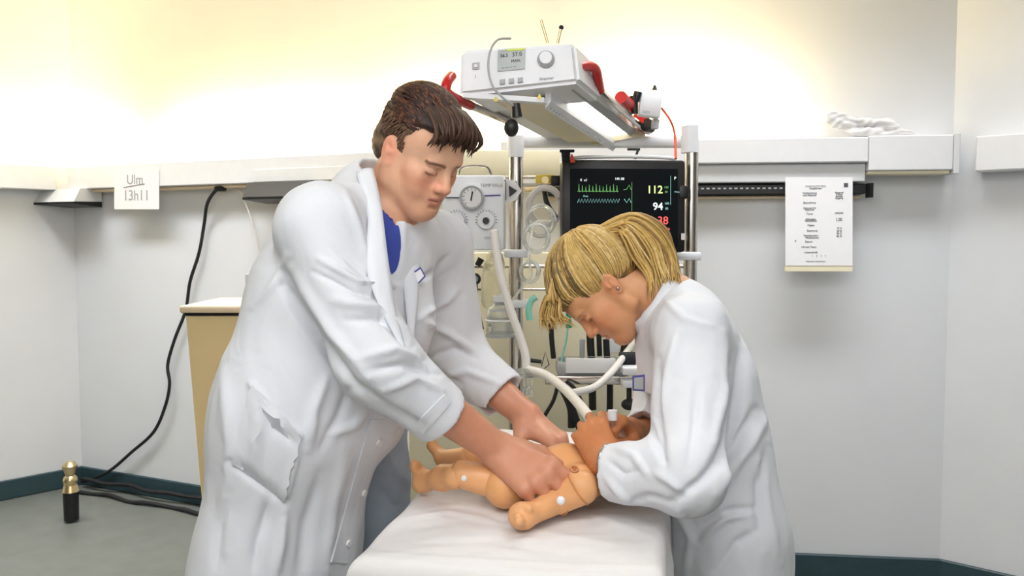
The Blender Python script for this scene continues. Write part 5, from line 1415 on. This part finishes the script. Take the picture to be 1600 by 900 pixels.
tag(MB().cyl(P(888, 488, 2.7), P(889, 512, 2.7), .008, .010).out('green_plug', M_green), 'dark green plug hanging below the woman\'s forehead', 'plug')
hose('clear_tube', 'clear thin tube looping between the poles beside the fringe', [P(800, 470, 2.6), P(815, 450, 2.6), P(830, 430, 2.6), P(826, 400, 2.6), P(835, 350, 2.62), P(858, 345, 2.62)], .004, M_clear, 'tube')
hose('mint_clip', 'mint green curved tube end beside the woman\'s fringe', [P(828, 500, 2.5), P(826, 485, 2.5), P(830, 470, 2.5), P(838, 464, 2.5)], .010, M_teal, 'tube')
# coiled clear hoses beside the pole
for k, (px, py, R, Y, lab) in enumerate(((845, 345, .045, 2.66, 'upper coil of clear hose between pole and monitor'), (838, 372, .040, 2.60, 'lower coil of clear hose between pole and monitor'), (828, 425, .030, 2.66, 'small coil of clear hose below the pole clamp'))):
    c = P(px, py, Y); pts = [c+np.array([R*math.cos(t)*(1-.04*t/6), .006*t/2, R*1.1*math.sin(t)]) for t in np.linspace(0, 4*PI, 60)]
    tag(MB().tube(pts, .0062, 8).out('hose_coil', M_clear), lab, 'hose')
for k, (px, py, R, Y, lab) in enumerate(((852, 322, .052, 2.72, 'thick white looped hose high between pole and monitor'),)):
    c = P(px, py, Y); pts = [c+np.array([R*math.cos(t), .008*t/2, R*1.15*math.sin(t)]) for t in np.linspace(.5, 2.6*PI, 50)]
    tag(MB().tube(pts, .0105, 10, corr=.06).out('looped_hose', M_hose), lab, 'hose')
# black valves under the flow panel
for px, lab in ((716, 'black round valve left under the flow panel'), (742, 'black round valve right under the flow panel')):
    t = thing('gas_coupling', lab, 'valve', tuple(P(px, 446, 2.86))); MB().cyl(P(px, 436, 2.92), P(px, 436, 2.84), .022, .020).out('coupling', M_black, t); MB().cyl(P(px, 436, 2.84), P(px, 436, 2.825), .011).out('core', M_grey, t)
tag(MB().cyl(P(746, 415, 2.82), P(752, 404, 2.82), .010, .012).out('black_plug', M_black), 'small black plug on the rail right of the valves', 'plug')
# humidifier jar and breathing bag
jr_ = thing('humidifier_jar', 'clear humidifier jar hanging left of the pole behind the man\'s sleeve', 'jar', tuple(P(782, 522, 2.6)))
c = P(782, 500, 2.58)
F = Field(axis(c[0]-.08, c[0]+.08, .003, []), axis(c[1]-.08, c[1]+.08, .003, []), axis(c[2]-.10, c[2]+.12, .003, []))
F.cone(c+[0, 0, -.03], c+[0, 0, .015], .046, .044, .01); F.cone(c+[0, 0, .015], c+[0, 0, .06], .034, .022, .01); F.half(c+[0, 0, -.045], [0, 0, -1]); F.cone(c+[0, 0, -.026], c+[0, 0, .012], .042, .040, .0, mode='cut')
V, Q = F.mesh(); mesh_obj('jar', V, orient(V, Q), M_clear, jr_); del F
MB().cyl(c+[0, 0, -.052], c+[0, 0, -.044], .047).out('jar_base', M_grey, jr_)
MB().cyl(c+[0, 0, .058], c+[0, 0, .075], .024).out('lid', M_white, jr_)
MB().torus(c+[0, 0, .03], .034, .003).torus(c+[0, 0, .0], .045, .003).out('jar_ring', M_white, jr_)
F = Field(axis(*(P(752, 440, 2.7)[0], P(800, 440, 2.7)[0]+.02), .004, []), axis(2.62, 2.76, .004, []), axis(P(770, 500, 2.7)[2], P(770, 392, 2.7)[2], .004, []))
F.cone(P(773, 405, 2.69), P(770, 470, 2.69), .030, .038, .02, n=(0, 1, 0), f=.6); F.cone(P(773, 395, 2.69), P(773, 410, 2.69), .012, .03, .02)
V, Q = F.mesh(); Q = orient(V, Q); V = relax(V, Q, 2); N = normals(V, Q); V = V+N*(.004*wob(V*np.array([1, 1, .4]), 22, 3))[:, None]
tag(mesh_obj('breathing_bag', V, Q, M_bag), 'pale yellow film breathing bag hanging left of the pole', 'bag'); del F
# black bulb beside the woman's hand
t = thing('suction_bulb', 'black rubber bulb hanging under the clamp near the woman\'s badge', 'bulb', tuple(P(981, 640, 2.3)))
MB().sph(P(984, 632, 2.5), .024, (1.1, 1, .75)).out('bulb', M_rubber, t); MB().cyl(P(983, 624, 2.5), P(983, 603, 2.5), .008).out('neck', M_rubber, t)
# tube held over the manikin's face
t = thing('tracheal_tube', 'white capped tube held in the woman\'s fingers over the manikin', 'tube', tuple(P(957, 690, 1.6)))
MB().cyl(P(957, 656, 1.60), P(957, 641, 1.60), .0095).out('cap', M_paper, t)
MB().tube(spline([P(957, 656, 1.605), P(958, 680, 1.61), P(962, 700, 1.61), P(960, 722, 1.60)], 6), .0055, 8).out('tube', M_clear, t)
